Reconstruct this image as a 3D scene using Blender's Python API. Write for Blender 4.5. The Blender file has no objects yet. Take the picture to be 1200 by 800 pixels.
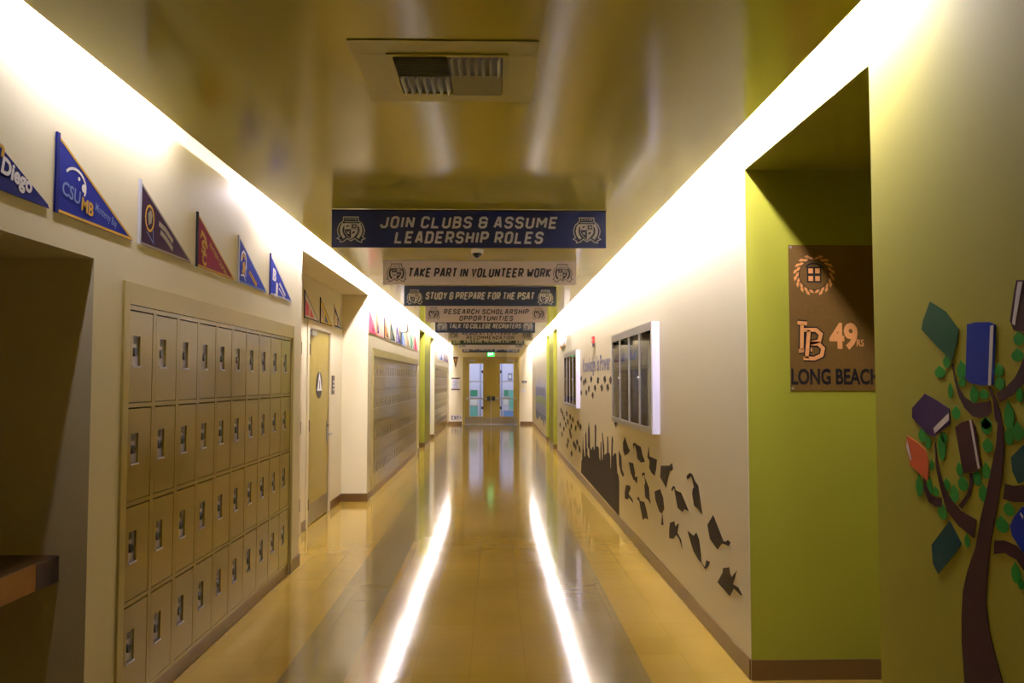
import bpy, bmesh, math, random
from mathutils import Vector, Matrix
random.seed(7)
SC = bpy.context.scene
COL = SC.collection

# ------------------------------------------------------------------ materials
def lin(c):
    return tuple(((v / 12.92) if v <= 0.04045 else ((v + 0.055) / 1.055) ** 2.4) for v in (x / 255 for x in c))

def mat(name, rgb, rough=0.5, metal=0.0, spec=0.5, coat=0.0, noise=0.0, nscale=8.0, bump=0.0, bscale=60.0, emit=None, estr=0.0):
    m = bpy.data.materials.new(name); m.use_nodes = True
    nt = m.node_tree; b = nt.nodes['Principled BSDF']
    c = lin(rgb) + (1,)
    b.inputs['Base Color'].default_value = c
    b.inputs['Roughness'].default_value = rough
    b.inputs['Metallic'].default_value = metal
    b.inputs['Specular IOR Level'].default_value = spec
    b.inputs['Coat Weight'].default_value = coat
    b.inputs['Coat Roughness'].default_value = 0.08
    if emit:
        b.inputs['Emission Color'].default_value = lin(emit) + (1,)
        b.inputs['Emission Strength'].default_value = estr
    if noise or bump:
        tc = nt.nodes.new('ShaderNodeTexCoord')
    if noise:
        n = nt.nodes.new('ShaderNodeTexNoise'); n.inputs['Scale'].default_value = nscale; n.inputs['Detail'].default_value = 4
        r = nt.nodes.new('ShaderNodeMapRange'); r.inputs[3].default_value = 1 - noise; r.inputs[4].default_value = 1 + noise
        v = nt.nodes.new('ShaderNodeMix'); v.data_type = 'RGBA'; v.blend_type = 'MULTIPLY'; v.inputs[0].default_value = 1
        nt.links.new(tc.outputs['Object'], n.inputs['Vector']); nt.links.new(n.outputs['Fac'], r.inputs[0])
        v.inputs[6].default_value = c; nt.links.new(r.outputs[0], v.inputs[7])
        nt.links.new(v.outputs[2], b.inputs['Base Color'])
    if bump:
        n2 = nt.nodes.new('ShaderNodeTexNoise'); n2.inputs['Scale'].default_value = bscale; n2.inputs['Detail'].default_value = 3
        bp = nt.nodes.new('ShaderNodeBump'); bp.inputs['Strength'].default_value = bump; bp.inputs['Distance'].default_value = 0.002
        nt.links.new(tc.outputs['Object'], n2.inputs['Vector']); nt.links.new(n2.outputs['Fac'], bp.inputs['Height'])
        nt.links.new(bp.outputs['Normal'], b.inputs['Normal'])
    return m

M = {}
M['wall'] = mat('cream_wall_paint', (225, 215, 180), 0.45, spec=0.35, bump=0.08, bscale=40)
M['lime'] = mat('lime_wall_paint', (148, 147, 44), 0.5, spec=0.3, bump=0.08, bscale=40)
M['nearlime'] = mat('olive_lime_wall_paint', (164, 156, 52), 0.6, spec=0.14, bump=0.08, bscale=40)
M['ceiling'] = mat('satin_ceiling_paint', (182, 176, 50), 0.14, spec=0.7, noise=0.03, nscale=3, bump=0.05, bscale=14)
M['pocket'] = mat('white_cove_paint', (235, 230, 222), 0.7)
M['base'] = mat('brown_rubber_base', (104, 76, 40), 0.3, noise=0.12, nscale=14)
M['locker'] = mat('tan_locker_enamel', (138, 114, 10), 0.3, spec=0.6, coat=0.6, noise=0.05, nscale=6)
M['lockertrim'] = mat('tan_locker_trim', (172, 154, 84), 0.28, spec=0.6)
M['lockerin'] = mat('dark_locker_gap', (40, 30, 14), 0.7)
M['pan'] = mat('steel_handle_pan', (214, 210, 232), 0.3, metal=0.5)
M['dial_and_shade'] = mat('black_dial_and_pan_shade', (14, 12, 20), 0.35)
M['steel'] = mat('brushed_steel', (178, 176, 174), 0.3, metal=0.85)
M['alu'] = mat('satin_aluminium', (196, 192, 190), 0.35, metal=0.6)
M['casewhite'] = mat('pale_lilac_case_side', (206, 204, 226), 0.4)
M['door'] = mat('tan_door_paint', (164, 144, 62), 0.35, noise=0.04, nscale=3)
M['frame'] = mat('tan_frame_paint', (168, 148, 56), 0.35)
M['creamframe'] = mat('cream_frame_paint', (222, 206, 170), 0.4)
M['dark'] = mat('dark_metal', (34, 30, 28), 0.4, metal=0.3)
M['black'] = mat('black_plastic', (14, 13, 16), 0.4)
M['white'] = mat('white_plastic', (228, 226, 226), 0.4)
M['offwhite'] = mat('offwhite_print', (214, 210, 214), 0.6)
M['wood'] = mat('brown_countertop', (82, 56, 30), 0.35, noise=0.15, nscale=20)
M['woodedge'] = mat('tan_counter_edge', (150, 102, 48), 0.4, noise=0.12, nscale=16)
M['counterend'] = mat('purple_brown_edge_end', (78, 64, 68), 0.35, noise=0.1, nscale=20)
M['navy'] = mat('navy_vinyl', (22, 34, 96), 0.38, noise=0.25, nscale=5)
M['navydark'] = mat('dark_navy_vinyl', (20, 36, 74), 0.4, noise=0.1, nscale=5)
M['bannerwhite'] = mat('pale_lilac_vinyl', (224, 214, 232), 0.45, noise=0.03, nscale=40)
M['inksilver'] = mat('silver_ink', (238, 238, 250), 0.5)
M['inknavy'] = mat('navy_ink', (24, 28, 64), 0.5)
M['green'] = mat('green_book_paint', (2, 72, 34), 0.5, spec=0.12, noise=0.15, nscale=14)
M['blue'] = mat('blue_book_paint', (4, 38, 150), 0.5, spec=0.12)
M['maroon'] = mat('maroon_book_paint', (52, 2, 14), 0.5, spec=0.12)
M['purple'] = mat('purple_book_paint', (46, 8, 74), 0.5, spec=0.12, noise=0.15, nscale=14)
M['orange'] = mat('orange_book_paint', (206, 92, 48), 0.5, spec=0.12)
M['teal'] = mat('teal_book_paint', (0, 58, 60), 0.5, spec=0.12, noise=0.15, nscale=14)
M['page'] = mat('pale_page_paint', (214, 206, 200), 0.5, spec=0.12)
M['leaf'] = mat('green_leaf_paint', (36, 132, 36), 0.5, spec=0.12, noise=0.12, nscale=14)
M['bark'] = mat('maroon_bark_paint', (44, 4, 20), 0.45, spec=0.12, noise=0.2, nscale=10)
M['capbrown'] = mat('dark_brown_silhouette_paint', (36, 21, 18), 0.5, spec=0.12, noise=0.1, nscale=10)
M['capolive'] = mat('olive_brown_silhouette_paint', (70, 50, 22), 0.5, spec=0.12, noise=0.1, nscale=10)
M['textgrey'] = mat('blue_grey_lettering', (138, 138, 168), 0.5)
M['skyblue'] = mat('blue_mural_paint', (148, 154, 190), 0.5, noise=0.2, nscale=3)
M['skygreen'] = mat('green_mural_paint', (150, 172, 130), 0.5, noise=0.2, nscale=3)
M['skydark'] = mat('slate_mural_paint', (112, 126, 170), 0.5, noise=0.2, nscale=3)
M['red'] = mat('red_alarm_plastic', (190, 22, 24), 0.35)
M['lens'] = mat('clear_strobe_lens', (220, 214, 200), 0.15)
M['posterbrown'] = mat('bronze_poster_vinyl', (104, 76, 34), 0.4, noise=0.18, nscale=60)
M['posterblack'] = mat('black_poster_ink', (16, 12, 22), 0.45)
M['postergold'] = mat('peach_poster_ink', (214, 148, 88), 0.45)
M['kick'] = mat('scuffed_kick_plate', (150, 140, 122), 0.32, metal=0.6, noise=0.2, nscale=12)
M['vent'] = mat('ceiling_vent_enamel', (182, 176, 60), 0.35)
M['ventlouvre'] = mat('pale_vent_louvre', (196, 196, 190), 0.35, metal=0.2)
M['brownsign'] = mat('brown_sign_plastic', (64, 44, 30), 0.4)
M['lilac'] = mat('lilac_lobby_paint', (206, 206, 232), 0.5)
M['lobbyteal'] = mat('teal_lobby_panel', (110, 190, 180), 0.5)
M['lobbygreen'] = mat('green_lobby_panel', (60, 150, 120), 0.5)
M['lobbyblue'] = mat('blue_lobby_panel', (120, 160, 220), 0.5)
M['exit'] = mat('green_exit_face', (20, 190, 70), 0.4, emit=(20, 220, 80), estr=2.2)
M['exitw'] = mat('white_exit_letters', (230, 255, 235), 0.4, emit=(220, 255, 225), estr=3.0)
M['tube'] = mat('fluorescent_tube', (255, 250, 252), 0.4, emit=(252, 243, 255), estr=350.0)
M['tubefill'] = mat('added_fill_tube', (255, 250, 252), 0.4, emit=(252, 243, 255), estr=70.0)  # emission of the added second row
M['tubeweak'] = mat('weak_fluorescent_tube', (255, 250, 252), 0.4, emit=(252, 243, 255), estr=135.0)  # lower emission for the near left runs
M['tubeoff'] = mat('unlit_tube', (220, 220, 216), 0.4)
PC = dict(blue=(18, 30, 140), deepblue=(14, 24, 110), maroon=(46, 10, 48), wine=(134, 14, 52), royal=(22, 44, 168), gold=(206, 160, 60),
          pink=(238, 120, 156), cream=(236, 214, 190), tan=(206, 166, 110), forest=(40, 70, 52), violet=(92, 66, 140), sky=(110, 150, 226),
          grey=(150, 140, 120), green=(34, 128, 84), red=(190, 40, 66), navy=(24, 30, 78), yellow=(240, 214, 110), white=(226, 222, 224),
          black=(20, 18, 20), orange=(224, 140, 50), brown=(80, 50, 26), pale=(110, 130, 190), silver=(190, 190, 200))
for k, v in PC.items():
    M['felt_' + k] = mat('felt_' + k, v, 0.8, spec=0.2)
def glass_mat(name, tint=(1, 1, 1)):
    m = bpy.data.materials.new(name); m.use_nodes = True; nt = m.node_tree
    for n in list(nt.nodes):
        if n.type != 'OUTPUT_MATERIAL': nt.nodes.remove(n)
    out = nt.nodes['Material Output']
    t = nt.nodes.new('ShaderNodeBsdfTransparent'); t.inputs[0].default_value = tint + (1,)
    g = nt.nodes.new('ShaderNodeBsdfGlossy'); g.inputs['Roughness'].default_value = 0.03
    f = nt.nodes.new('ShaderNodeFresnel'); f.inputs[0].default_value = 1.7
    x = nt.nodes.new('ShaderNodeMixShader')
    nt.links.new(f.outputs[0], x.inputs[0]); nt.links.new(t.outputs[0], x.inputs[1]); nt.links.new(g.outputs[0], x.inputs[2])
    nt.links.new(x.outputs[0], out.inputs[0])
    return m
M['glass'] = glass_mat('clear_glass', (0.94, 0.96, 0.95))

def floor_mat():
    m = mat('waxed_floor_tiles', (150, 112, 44), 0.1, spec=1.0)
    nt = m.node_tree; b = nt.nodes['Principled BSDF']; L = nt.links
    tc = nt.nodes.new('ShaderNodeTexCoord')
    br = nt.nodes.new('ShaderNodeTexBrick'); br.offset = 0.0
    br.inputs['Scale'].default_value = 1.0; br.inputs['Brick Width'].default_value = 0.305; br.inputs['Row Height'].default_value = 0.305
    br.inputs['Mortar Size'].default_value = 0.0018; br.inputs['Mortar Smooth'].default_value = 0.3; br.inputs['Bias'].default_value = 0.0
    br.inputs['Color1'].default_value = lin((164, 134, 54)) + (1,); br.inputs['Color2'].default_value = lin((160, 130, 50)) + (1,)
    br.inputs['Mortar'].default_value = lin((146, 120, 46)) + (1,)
    mp = nt.nodes.new('ShaderNodeMapping'); mp.inputs['Location'].default_value = (0.135, 0.05, 0)
    L.new(tc.outputs['Object'], mp.inputs[0]); L.new(mp.outputs[0], br.inputs[0])
    br2 = nt.nodes.new('ShaderNodeTexBrick'); br2.offset = 0.0
    for k in ('Scale', 'Brick Width', 'Row Height', 'Mortar Size', 'Mortar Smooth', 'Bias'):
        br2.inputs[k].default_value = br.inputs[k].default_value
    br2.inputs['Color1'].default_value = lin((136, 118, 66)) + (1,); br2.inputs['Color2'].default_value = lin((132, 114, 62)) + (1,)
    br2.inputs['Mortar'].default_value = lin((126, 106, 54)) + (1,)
    L.new(mp.outputs[0], br2.inputs[0])
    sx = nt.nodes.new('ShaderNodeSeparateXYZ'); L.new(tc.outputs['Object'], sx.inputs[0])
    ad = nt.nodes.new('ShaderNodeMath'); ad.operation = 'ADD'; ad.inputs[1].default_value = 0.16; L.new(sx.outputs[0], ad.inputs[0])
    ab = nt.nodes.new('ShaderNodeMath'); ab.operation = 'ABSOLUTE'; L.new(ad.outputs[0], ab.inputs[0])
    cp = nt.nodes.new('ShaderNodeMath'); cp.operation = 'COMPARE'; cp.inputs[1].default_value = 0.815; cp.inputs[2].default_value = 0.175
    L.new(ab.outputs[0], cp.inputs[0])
    no = nt.nodes.new('ShaderNodeTexNoise'); no.inputs['Scale'].default_value = 1.3; no.inputs['Detail'].default_value = 6
    L.new(tc.outputs['Object'], no.inputs[0])
    mr = nt.nodes.new('ShaderNodeMapRange'); mr.inputs[3].default_value = 0.86; mr.inputs[4].default_value = 1.12; L.new(no.outputs[0], mr.inputs[0])
    mx = nt.nodes.new('ShaderNodeMix'); mx.data_type = 'RGBA'
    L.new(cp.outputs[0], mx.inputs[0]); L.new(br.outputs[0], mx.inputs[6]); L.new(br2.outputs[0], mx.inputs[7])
    mu = nt.nodes.new('ShaderNodeMix'); mu.data_type = 'RGBA'; mu.blend_type = 'MULTIPLY'; mu.inputs[0].default_value = 1
    L.new(mx.outputs[2], mu.inputs[6]); L.new(mr.outputs[0], mu.inputs[7]); L.new(mu.outputs[2], b.inputs['Base Color'])
    # slightly uneven wax: low waves plus the hollow of every joint
    n2 = nt.nodes.new('ShaderNodeTexNoise'); n2.inputs['Scale'].default_value = 9; n2.inputs['Detail'].default_value = 2
    m2 = nt.nodes.new('ShaderNodeMapping'); m2.inputs['Scale'].default_value = (0.8, 3.2, 1); L.new(tc.outputs['Object'], m2.inputs[0]); L.new(m2.outputs[0], n2.inputs[0])
    b1 = nt.nodes.new('ShaderNodeBump'); b1.inputs['Strength'].default_value = 0.12; b1.inputs['Distance'].default_value = 0.004
    L.new(n2.outputs[0], b1.inputs['Height'])
    iv = nt.nodes.new('ShaderNodeMath'); iv.operation = 'SUBTRACT'; iv.inputs[0].default_value = 1.0; L.new(br.outputs['Fac'], iv.inputs[1])
    b2 = nt.nodes.new('ShaderNodeBump'); b2.inputs['Strength'].default_value = 0.03; b2.inputs['Distance'].default_value = 0.001
    L.new(iv.outputs[0], b2.inputs['Height']); L.new(b1.outputs[0], b2.inputs['Normal']); L.new(b2.outputs[0], b.inputs['Normal'])
    r2 = nt.nodes.new('ShaderNodeMapRange'); r2.inputs[3].default_value = 0.05; r2.inputs[4].default_value = 0.14; L.new(no.outputs[0], r2.inputs[0])
    L.new(r2.outputs[0], b.inputs['Roughness'])
    return m
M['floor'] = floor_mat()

def blotch_mat(name, cols, scale):
    m = mat(name, cols[0], 0.6); nt = m.node_tree; b = nt.nodes['Principled BSDF']
    tc = nt.nodes.new('ShaderNodeTexCoord'); v = nt.nodes.new('ShaderNodeTexVoronoi'); v.inputs['Scale'].default_value = scale
    s = nt.nodes.new('ShaderNodeSeparateColor'); r = nt.nodes.new('ShaderNodeValToRGB'); r.color_ramp.interpolation = 'CONSTANT'
    els = r.color_ramp.elements
    while len(els) < len(cols): els.new(0.5)
    for i, c in enumerate(cols):
        els[i].position = i / len(cols); els[i].color = lin(c) + (1,)
    nt.links.new(tc.outputs['Object'], v.inputs[0]); nt.links.new(v.outputs['Color'], s.inputs[0])
    nt.links.new(s.outputs[0], r.inputs[0]); nt.links.new(r.outputs[0], b.inputs['Base Color'])
    return m
M['collage_a'] = blotch_mat('collage_of_orange_and_green_prints', [(130, 156, 84), (230, 150, 96), (110, 136, 160), (200, 176, 90), (176, 100, 84)], 9)
M['collage_b'] = blotch_mat('collage_of_olive_prints', [(190, 176, 100), (160, 164, 96), (204, 194, 150), (136, 136, 90)], 7)
M['collage_c'] = blotch_mat('collage_of_pale_prints', [(214, 206, 160), (186, 186, 130), (226, 216, 196), (160, 160, 176)], 6)

# ------------------------------------------------------------------ mesh builder
class Fr:
    """a flat working frame: origin, right, up and outward directions"""
    def __init__(s, o, u, v, n): s.o, s.u, s.v, s.n = Vector(o), Vector(u), Vector(v), Vector(n)
    def p(s, a, b, w=0.0): return s.o + s.u * a + s.v * b + s.n * w
    def sub(s, a, b, w=0.0, rot=0.0):
        c, d = math.cos(rot), math.sin(rot)
        return Fr(s.p(a, b, w), s.u * c + s.v * d, s.v * c - s.u * d, s.n)
def left_fr(x, y, z): return Fr((x, y, z), (0, 1, 0), (0, 0, 1), (1, 0, 0))
def right_fr(x, y, z): return Fr((x, y, z), (0, -1, 0), (0, 0, 1), (-1, 0, 0))
def front_fr(x, y, z): return Fr((x, y, z), (1, 0, 0), (0, 0, 1), (0, -1, 0))

class MB:
    def __init__(s): s.v, s.f, s.m, s.mats = [], [], [], []
    def mi(s, m):
        m = M[m] if isinstance(m, str) else m
        if m not in s.mats: s.mats.append(m)
        return s.mats.index(m)
    def raw(s, vs, fs, m):
        o = len(s.v); k = s.mi(m); s.v += [Vector(p) for p in vs]
        for f in fs: s.f.append([o + i for i in f]); s.m.append(k)
        return s
    def box(s, x0, x1, y0, y1, z0, z1, m):
        return s.raw([(x, y, z) for z in (z0, z1) for y in (y0, y1) for x in (x0, x1)],
                     [(0, 2, 3, 1), (4, 5, 7, 6), (0, 1, 5, 4), (2, 6, 7, 3), (0, 4, 6, 2), (1, 3, 7, 5)], m)
    def prism(s, pts, fr, w0, w1, m):
        n = len(pts)
        area = sum(pts[i][0] * pts[(i + 1) % n][1] - pts[(i + 1) % n][0] * pts[i][1] for i in range(n))
        if area < 0: pts = pts[::-1]
        vs = [fr.p(a, b, w0) for a, b in pts] + [fr.p(a, b, w1) for a, b in pts]
        fs = [tuple(range(n, 2 * n)), tuple(range(n - 1, -1, -1))] + [(i, (i + 1) % n, n + (i + 1) % n, n + i) for i in range(n)]
        return s.raw(vs, fs, m)
    def rect(s, fr, a0, a1, b0, b1, w0, w1, m): return s.prism([(a0, b0), (a1, b0), (a1, b1), (a0, b1)], fr, w0, w1, m)
    def disc(s, fr, a, b, r, w0, w1, m, n=20, r2=None):
        vs = [fr.p(a + r * math.cos(2 * math.pi * i / n), b + r * math.sin(2 * math.pi * i / n), w0) for i in range(n)]
        r2 = r if r2 is None else r2
        vs += [fr.p(a + r2 * math.cos(2 * math.pi * i / n), b + r2 * math.sin(2 * math.pi * i / n), w1) for i in range(n)]
        return s.raw(vs, [tuple(range(n, 2 * n)), tuple(range(n - 1, -1, -1))] + [(i, (i + 1) % n, n + (i + 1) % n, n + i) for i in range(n)], m)
    def tube(s, p0, p1, r, m, n=10):
        p0, p1 = Vector(p0), Vector(p1); d = (p1 - p0).normalized()
        a = d.orthogonal().normalized(); b = d.cross(a)
        vs = [p + a * (r * math.cos(2 * math.pi * i / n)) + b * (r * math.sin(2 * math.pi * i / n)) for p in (p0, p1) for i in range(n)]
        return s.raw(vs, [tuple(range(n - 1, -1, -1)), tuple(range(n, 2 * n))] + [(i, (i + 1) % n, n + (i + 1) % n, n + i) for i in range(n)], m)
    def stroke(s, pts, lw, fr, w, m):
        """a flat mitred ribbon along a polyline"""
        n = len(pts); closed = n > 2 and pts[0] == pts[-1]
        P = [Vector((a, b)) for a, b in pts]
        if closed: P = P[:-1]; n -= 1
        Lf, Rt = [], []
        for i in range(n):
            if closed: a, b = P[i] - P[i - 1], P[(i + 1) % n] - P[i]
            else: a, b = P[i] - P[max(i - 1, 0)], P[min(i + 1, n - 1)] - P[i]
            if a.length < 1e-9: a = b
            if b.length < 1e-9: b = a
            a, b = a.normalized(), b.normalized()
            na, nb = Vector((-a.y, a.x)), Vector((-b.y, b.x))
            q = na + nb; q = q.normalized() if q.length > 1e-6 else na
            k = min(1 / max(q.dot(na), 0.35), 2.2)
            Lf.append(P[i] + q * (lw / 2 * k)); Rt.append(P[i] - q * (lw / 2 * k))
        vs = [fr.p(p.x, p.y, w) for p in Lf + Rt]
        fs = [(i, n + i, n + (i + 1) % n, (i + 1) % n) for i in range(n if closed else n - 1)]
        return s.raw(vs, fs, m)
    def build(s, name, parent=None, world=True, bevel=0.0, smooth=False):
        """links everything gathered as ONE mesh object; world coordinates become local to the parent"""
        o0 = Vector((0, 0, 0))
        if parent is not None and world:
            q = parent
            while q is not None: o0 += q.location; q = q.parent
        me = bpy.data.meshes.new(name)
        me.from_pydata([tuple(p - o0) for p in s.v], [], s.f)
        for m in s.mats: me.materials.append(m)
        for p, k in zip(me.polygons, s.m): p.material_index = k
        if bevel:
            bm = bmesh.new(); bm.from_mesh(me)
            bmesh.ops.bevel(bm, geom=list(bm.edges), offset=bevel, segments=2, affect='EDGES', profile=0.7)
            bm.to_mesh(me); bm.free()
        if smooth:
            for p in me.polygons: p.use_smooth = len(p.vertices) < 6
        me.update()
        o = bpy.data.objects.new(name, me); COL.objects.link(o)
        if parent is not None: o.parent = parent
        return o

def tag(o, label, cat, group=None):
    o['label'] = label; o['category'] = cat
    if group: o['group'] = group
    return o
def thing(name, loc, label, cat, group=None):
    o = bpy.data.objects.new(name, None); COL.objects.link(o); o.location = loc; o.empty_display_size = 0.05
    return tag(o, label, cat, group)
def struct(o): o['kind'] = 'structure'; return o
def sbox(name, boxes, m):
    b = MB()
    for q in boxes: b.box(*q, m)
    return struct(b.build(name))
def copy_part(o, parent):
    c = o.copy(); COL.objects.link(c); c.parent = parent
    for ch in list(o.children): copy_part(ch, c)
    return c
def copy_thing(o, loc, label):
    c = o.copy(); COL.objects.link(c); c.location = loc; c['label'] = label
    for ch in list(o.children): copy_part(ch, c)
    return c

# ------------------------------------------------------------------ lettering
STROKES = {}
def _s():
    ring = [(.25, 0), (0, .14), (0, .86), (.25, 1), (.75, 1), (1, .86), (1, .14), (.75, 0), (.25, 0)]
    C = [(1, .74), (1, .86), (.75, 1), (.25, 1), (0, .86), (0, .14), (.25, 0), (.75, 0), (1, .14), (1, .26)]
    P = [(0, 0), (0, 1), (.75, 1), (1, .86), (1, .58), (.75, .44), (0, .44)]
    S = [(1, .76), (1, .86), (.75, 1), (.25, 1), (0, .86), (0, .66), (.25, .52), (.75, .5), (1, .36), (1, .14), (.75, 0), (.25, 0), (0, .14), (0, .24)]
    return {
        'A': [[(0, 0), (.38, 1), (.62, 1), (1, 0)], [(.16, .3), (.84, .3)]],
        'B': [[(0, .5), (0, 1), (.72, 1), (.95, .88), (.95, .64), (.75, .52), (0, .52)], [(.7, .52), (1, .38), (1, .14), (.75, 0), (0, 0), (0, .55)]],
        'C': [C], 'D': [[(0, 0), (0, 1), (.72, 1), (1, .84), (1, .16), (.72, 0), (0, 0)]],
        'E': [[(1, 1), (0, 1), (0, 0), (1, 0)], [(0, .5), (.85, .5)]], 'F': [[(1, 1), (0, 1), (0, 0)], [(0, .5), (.85, .5)]],
        'G': [C + [(1, .46), (.55, .46)]], 'H': [[(0, 0), (0, 1)], [(1, 0), (1, 1)], [(0, .5), (1, .5)]], 'I': [[(.5, 0), (.5, 1)]],
        'J': [[(1, 1), (1, .14), (.75, 0), (.25, 0), (0, .14), (0, .28)]], 'K': [[(0, 0), (0, 1)], [(1, 1), (.12, .5), (1, 0)]],
        'L': [[(0, 1), (0, 0), (1, 0)]], 'M': [[(0, 0), (0, 1)], [(0, 1), (.5, .4), (1, 1)], [(1, 1), (1, 0)]],
        'N': [[(0, 0), (0, 1)], [(0, 1), (1, 0)], [(1, 0), (1, 1)]], 'O': [ring], 'P': [P], 'Q': [ring, [(.6, .3), (1.05, -.05)]],
        'R': [P, [(.55, .44), (1, 0)]], 'S': [S], 'T': [[(0, 1), (1, 1)], [(.5, 1), (.5, 0)]],
        'U': [[(0, 1), (0, .14), (.25, 0), (.75, 0), (1, .14), (1, 1)]], 'V': [[(0, 1), (.5, 0), (1, 1)]],
        'W': [[(0, 1), (.22, 0)], [(.22, 0), (.5, .62)], [(.5, .62), (.78, 0)], [(.78, 0), (1, 1)]], 'X': [[(0, 0), (1, 1)], [(0, 1), (1, 0)]], 'Y': [[(0, 1), (.5, .48), (1, 1)], [(.5, .48), (.5, 0)]],
        '&': [[(1, .70), (1, .86), (.75, 1), (.25, 1), (0, .86), (0, .66), (.2, .5), (0, .36), (0, .14), (.25, 0), (.75, 0), (1, .14), (1, .5)], [(.2, .5), (1.2, .5)]],
        '4': [[(.78, 0), (.78, 1), (0, .32), (1.05, .32)]], '9': [[(0, 0), (.7, 0), (1, .2), (1, .86), (.75, 1), (.25, 1), (0, .86), (0, .58), (.25, .44), (1, .44)]],
    }
STROKES = _s()
WID = {'I': 0.0, 'M': 1.35, 'W': 1.5, 'J': .9, '&': 1.05}
def stroke_text(mb, txt, width, h, fr, w, m, lw=0.19, slant=0.18, gap=0.76):
    """squared bold capitals centred on the frame and fitted to a width"""
    adv = []; x = 0
    for c in txt:
        if c == ' ': x += 0.75; continue
        wd = WID.get(c, 1.0); adv.append((c, x, wd)); x += wd + gap
    k = (width - h * lw) / max(x - gap, 1e-6)
    for c, x0, wd in adv:
        for pl in STROKES[c]:
            pts = []
            for a, b in pl:
                yy = (b - .5) * (h * (1 - lw))
                pts.append(((x0 + (a * wd if wd else 0)) * k - width / 2 + h * lw / 2 + yy * slant, yy))
            mb.stroke(pts, h * lw, fr, w, m)
    return mb
TXT = {}
def font_text(mb, txt, fr, height, m, w=0.001, width=None, bold=0.012, align='CENTER', shear=0.0):
    """letters of the built-in typeface, scaled to a cap height and optionally to a width"""
    key = (txt, bold, shear)
    if key not in TXT:
        cu = bpy.data.curves.new('lettering', 'FONT'); cu.body = txt; cu.offset = bold; cu.shear = shear; cu.resolution_u = 3; cu.fill_mode = 'FRONT'
        ob = bpy.data.objects.new('lettering', cu); COL.objects.link(ob)
        dg = bpy.context.evaluated_depsgraph_get(); dg.update()
        me = bpy.data.meshes.new_from_object(ob.evaluated_get(dg))
        vs = [(v.co.x, v.co.y) for v in me.vertices]; fs = [tuple(p.vertices) for p in me.polygons]
        bpy.data.objects.remove(ob); bpy.data.meshes.remove(me); bpy.data.curves.remove(cu)
        TXT[key] = (vs, fs)
    vs, fs = TXT[key]
    x0, x1 = min(a for a, b in vs), max(a for a, b in vs)
    ky = height / 0.72; kx = ky if width is None else width / (x1 - x0)
    off = (x0 + x1) / 2 if align == 'CENTER' else x0
    mb.raw([fr.p((a - off) * kx, b * ky, w) for a, b in vs], fs, m)
    return mb
ORD = ['first', 'second', 'third', 'fourth', 'fifth', 'sixth', 'seventh', 'eighth', 'ninth', 'tenth', 'eleventh', 'twelfth', 'thirteenth', 'fourteenth',
       'fifteenth', 'sixteenth', 'seventeenth', 'eighteenth', 'nineteenth', 'twentieth', 'twenty-first']
# ---- outlines of the painted murals, metres on the right wall as (distance along corridor, height)
BOOKS = [
  ('green', [(2.535, 1.838), (2.447, 1.799), (2.381, 1.742), (2.394, 1.696), (2.419, 1.649), (2.504, 1.698), (2.59, 1.754), (2.581, 1.78)], None),
  ('blue', [(2.337, 1.753), (2.294, 1.756), (2.23, 1.752), (2.202, 1.743), (2.205, 1.697), (2.219, 1.578), (2.27, 1.577), (2.327, 1.583), (2.351, 1.595)], [(2.225, 1.741), (2.209, 1.742), (2.229, 1.578), (2.242, 1.578)]),
  ('maroon', [(2.117, 1.828), (2.139, 1.748), (2.124, 1.722), (2.086, 1.717), (2.032, 1.719), (2.011, 1.833), (2.014, 1.842), (2.107, 1.853)], [(2.1, 1.848), (2.082, 1.846), (2.089, 1.824), (2.118, 1.735), (2.129, 1.741), (2.107, 1.826)]),
  ('purple', [(2.579, 1.549), (2.502, 1.527), (2.439, 1.506), (2.437, 1.46), (2.532, 1.416), (2.572, 1.423), (2.662, 1.47), (2.66, 1.501)], [(2.531, 1.443), (2.442, 1.494), (2.443, 1.472), (2.526, 1.426)]),
  ('orange', [(2.696, 1.409), (2.625, 1.389), (2.584, 1.371), (2.563, 1.333), (2.573, 1.274), (2.609, 1.287), (2.678, 1.313), (2.708, 1.375)], [(2.696, 1.393), (2.671, 1.333), (2.677, 1.327), (2.703, 1.372)]),
  ('maroon', [(2.412, 1.453), (2.376, 1.469), (2.324, 1.48), (2.308, 1.459), (2.286, 1.351), (2.302, 1.335), (2.374, 1.321), (2.382, 1.341)], [(2.337, 1.477), (2.327, 1.48), (2.291, 1.345), (2.301, 1.342)]),
  ('teal', [(2.454, 1.171), (2.394, 1.114), (2.429, 1.079), (2.527, 0.996), (2.555, 1.022), (2.56, 1.078)], None),
  ('teal', [(2.099, 1.425), (2.152, 1.387), (2.148, 1.352), (2.125, 1.322), (2.083, 1.337), (2.048, 1.375), (2.06, 1.413)], None),
  ('blue', [(2.11, 1.264), (2.143, 1.236), (2.164, 1.206), (2.156, 1.181), (2.112, 1.147), (2.065, 1.151), (2.043, 1.219), (2.054, 1.259)], [(2.118, 1.249), (2.108, 1.242), (2.108, 1.233), (2.118, 1.243)]),
]
TRUNK = [(2.246, 1.572), (2.225, 1.539), (2.216, 1.483), (2.206, 1.474), (2.215, 1.418), (2.241, 1.346), (2.268, 1.272), (2.3, 1.196), (2.324, 1.12), (2.37, 1.038), (2.394, 0.978), (2.404, 0.907), (2.407, 0.827), (2.398, 0.713), (2.388, 0.644), (2.173, 0.728), (2.214, 0.779), (2.242, 0.833), (2.27, 0.898), (2.282, 0.974), (2.275, 1.036), (2.255, 1.134), (2.223, 1.232), (2.193, 1.328), (2.181, 1.398), (2.183, 1.457), (2.192, 1.502), (2.209, 1.544), (2.233, 1.574)]
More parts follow.
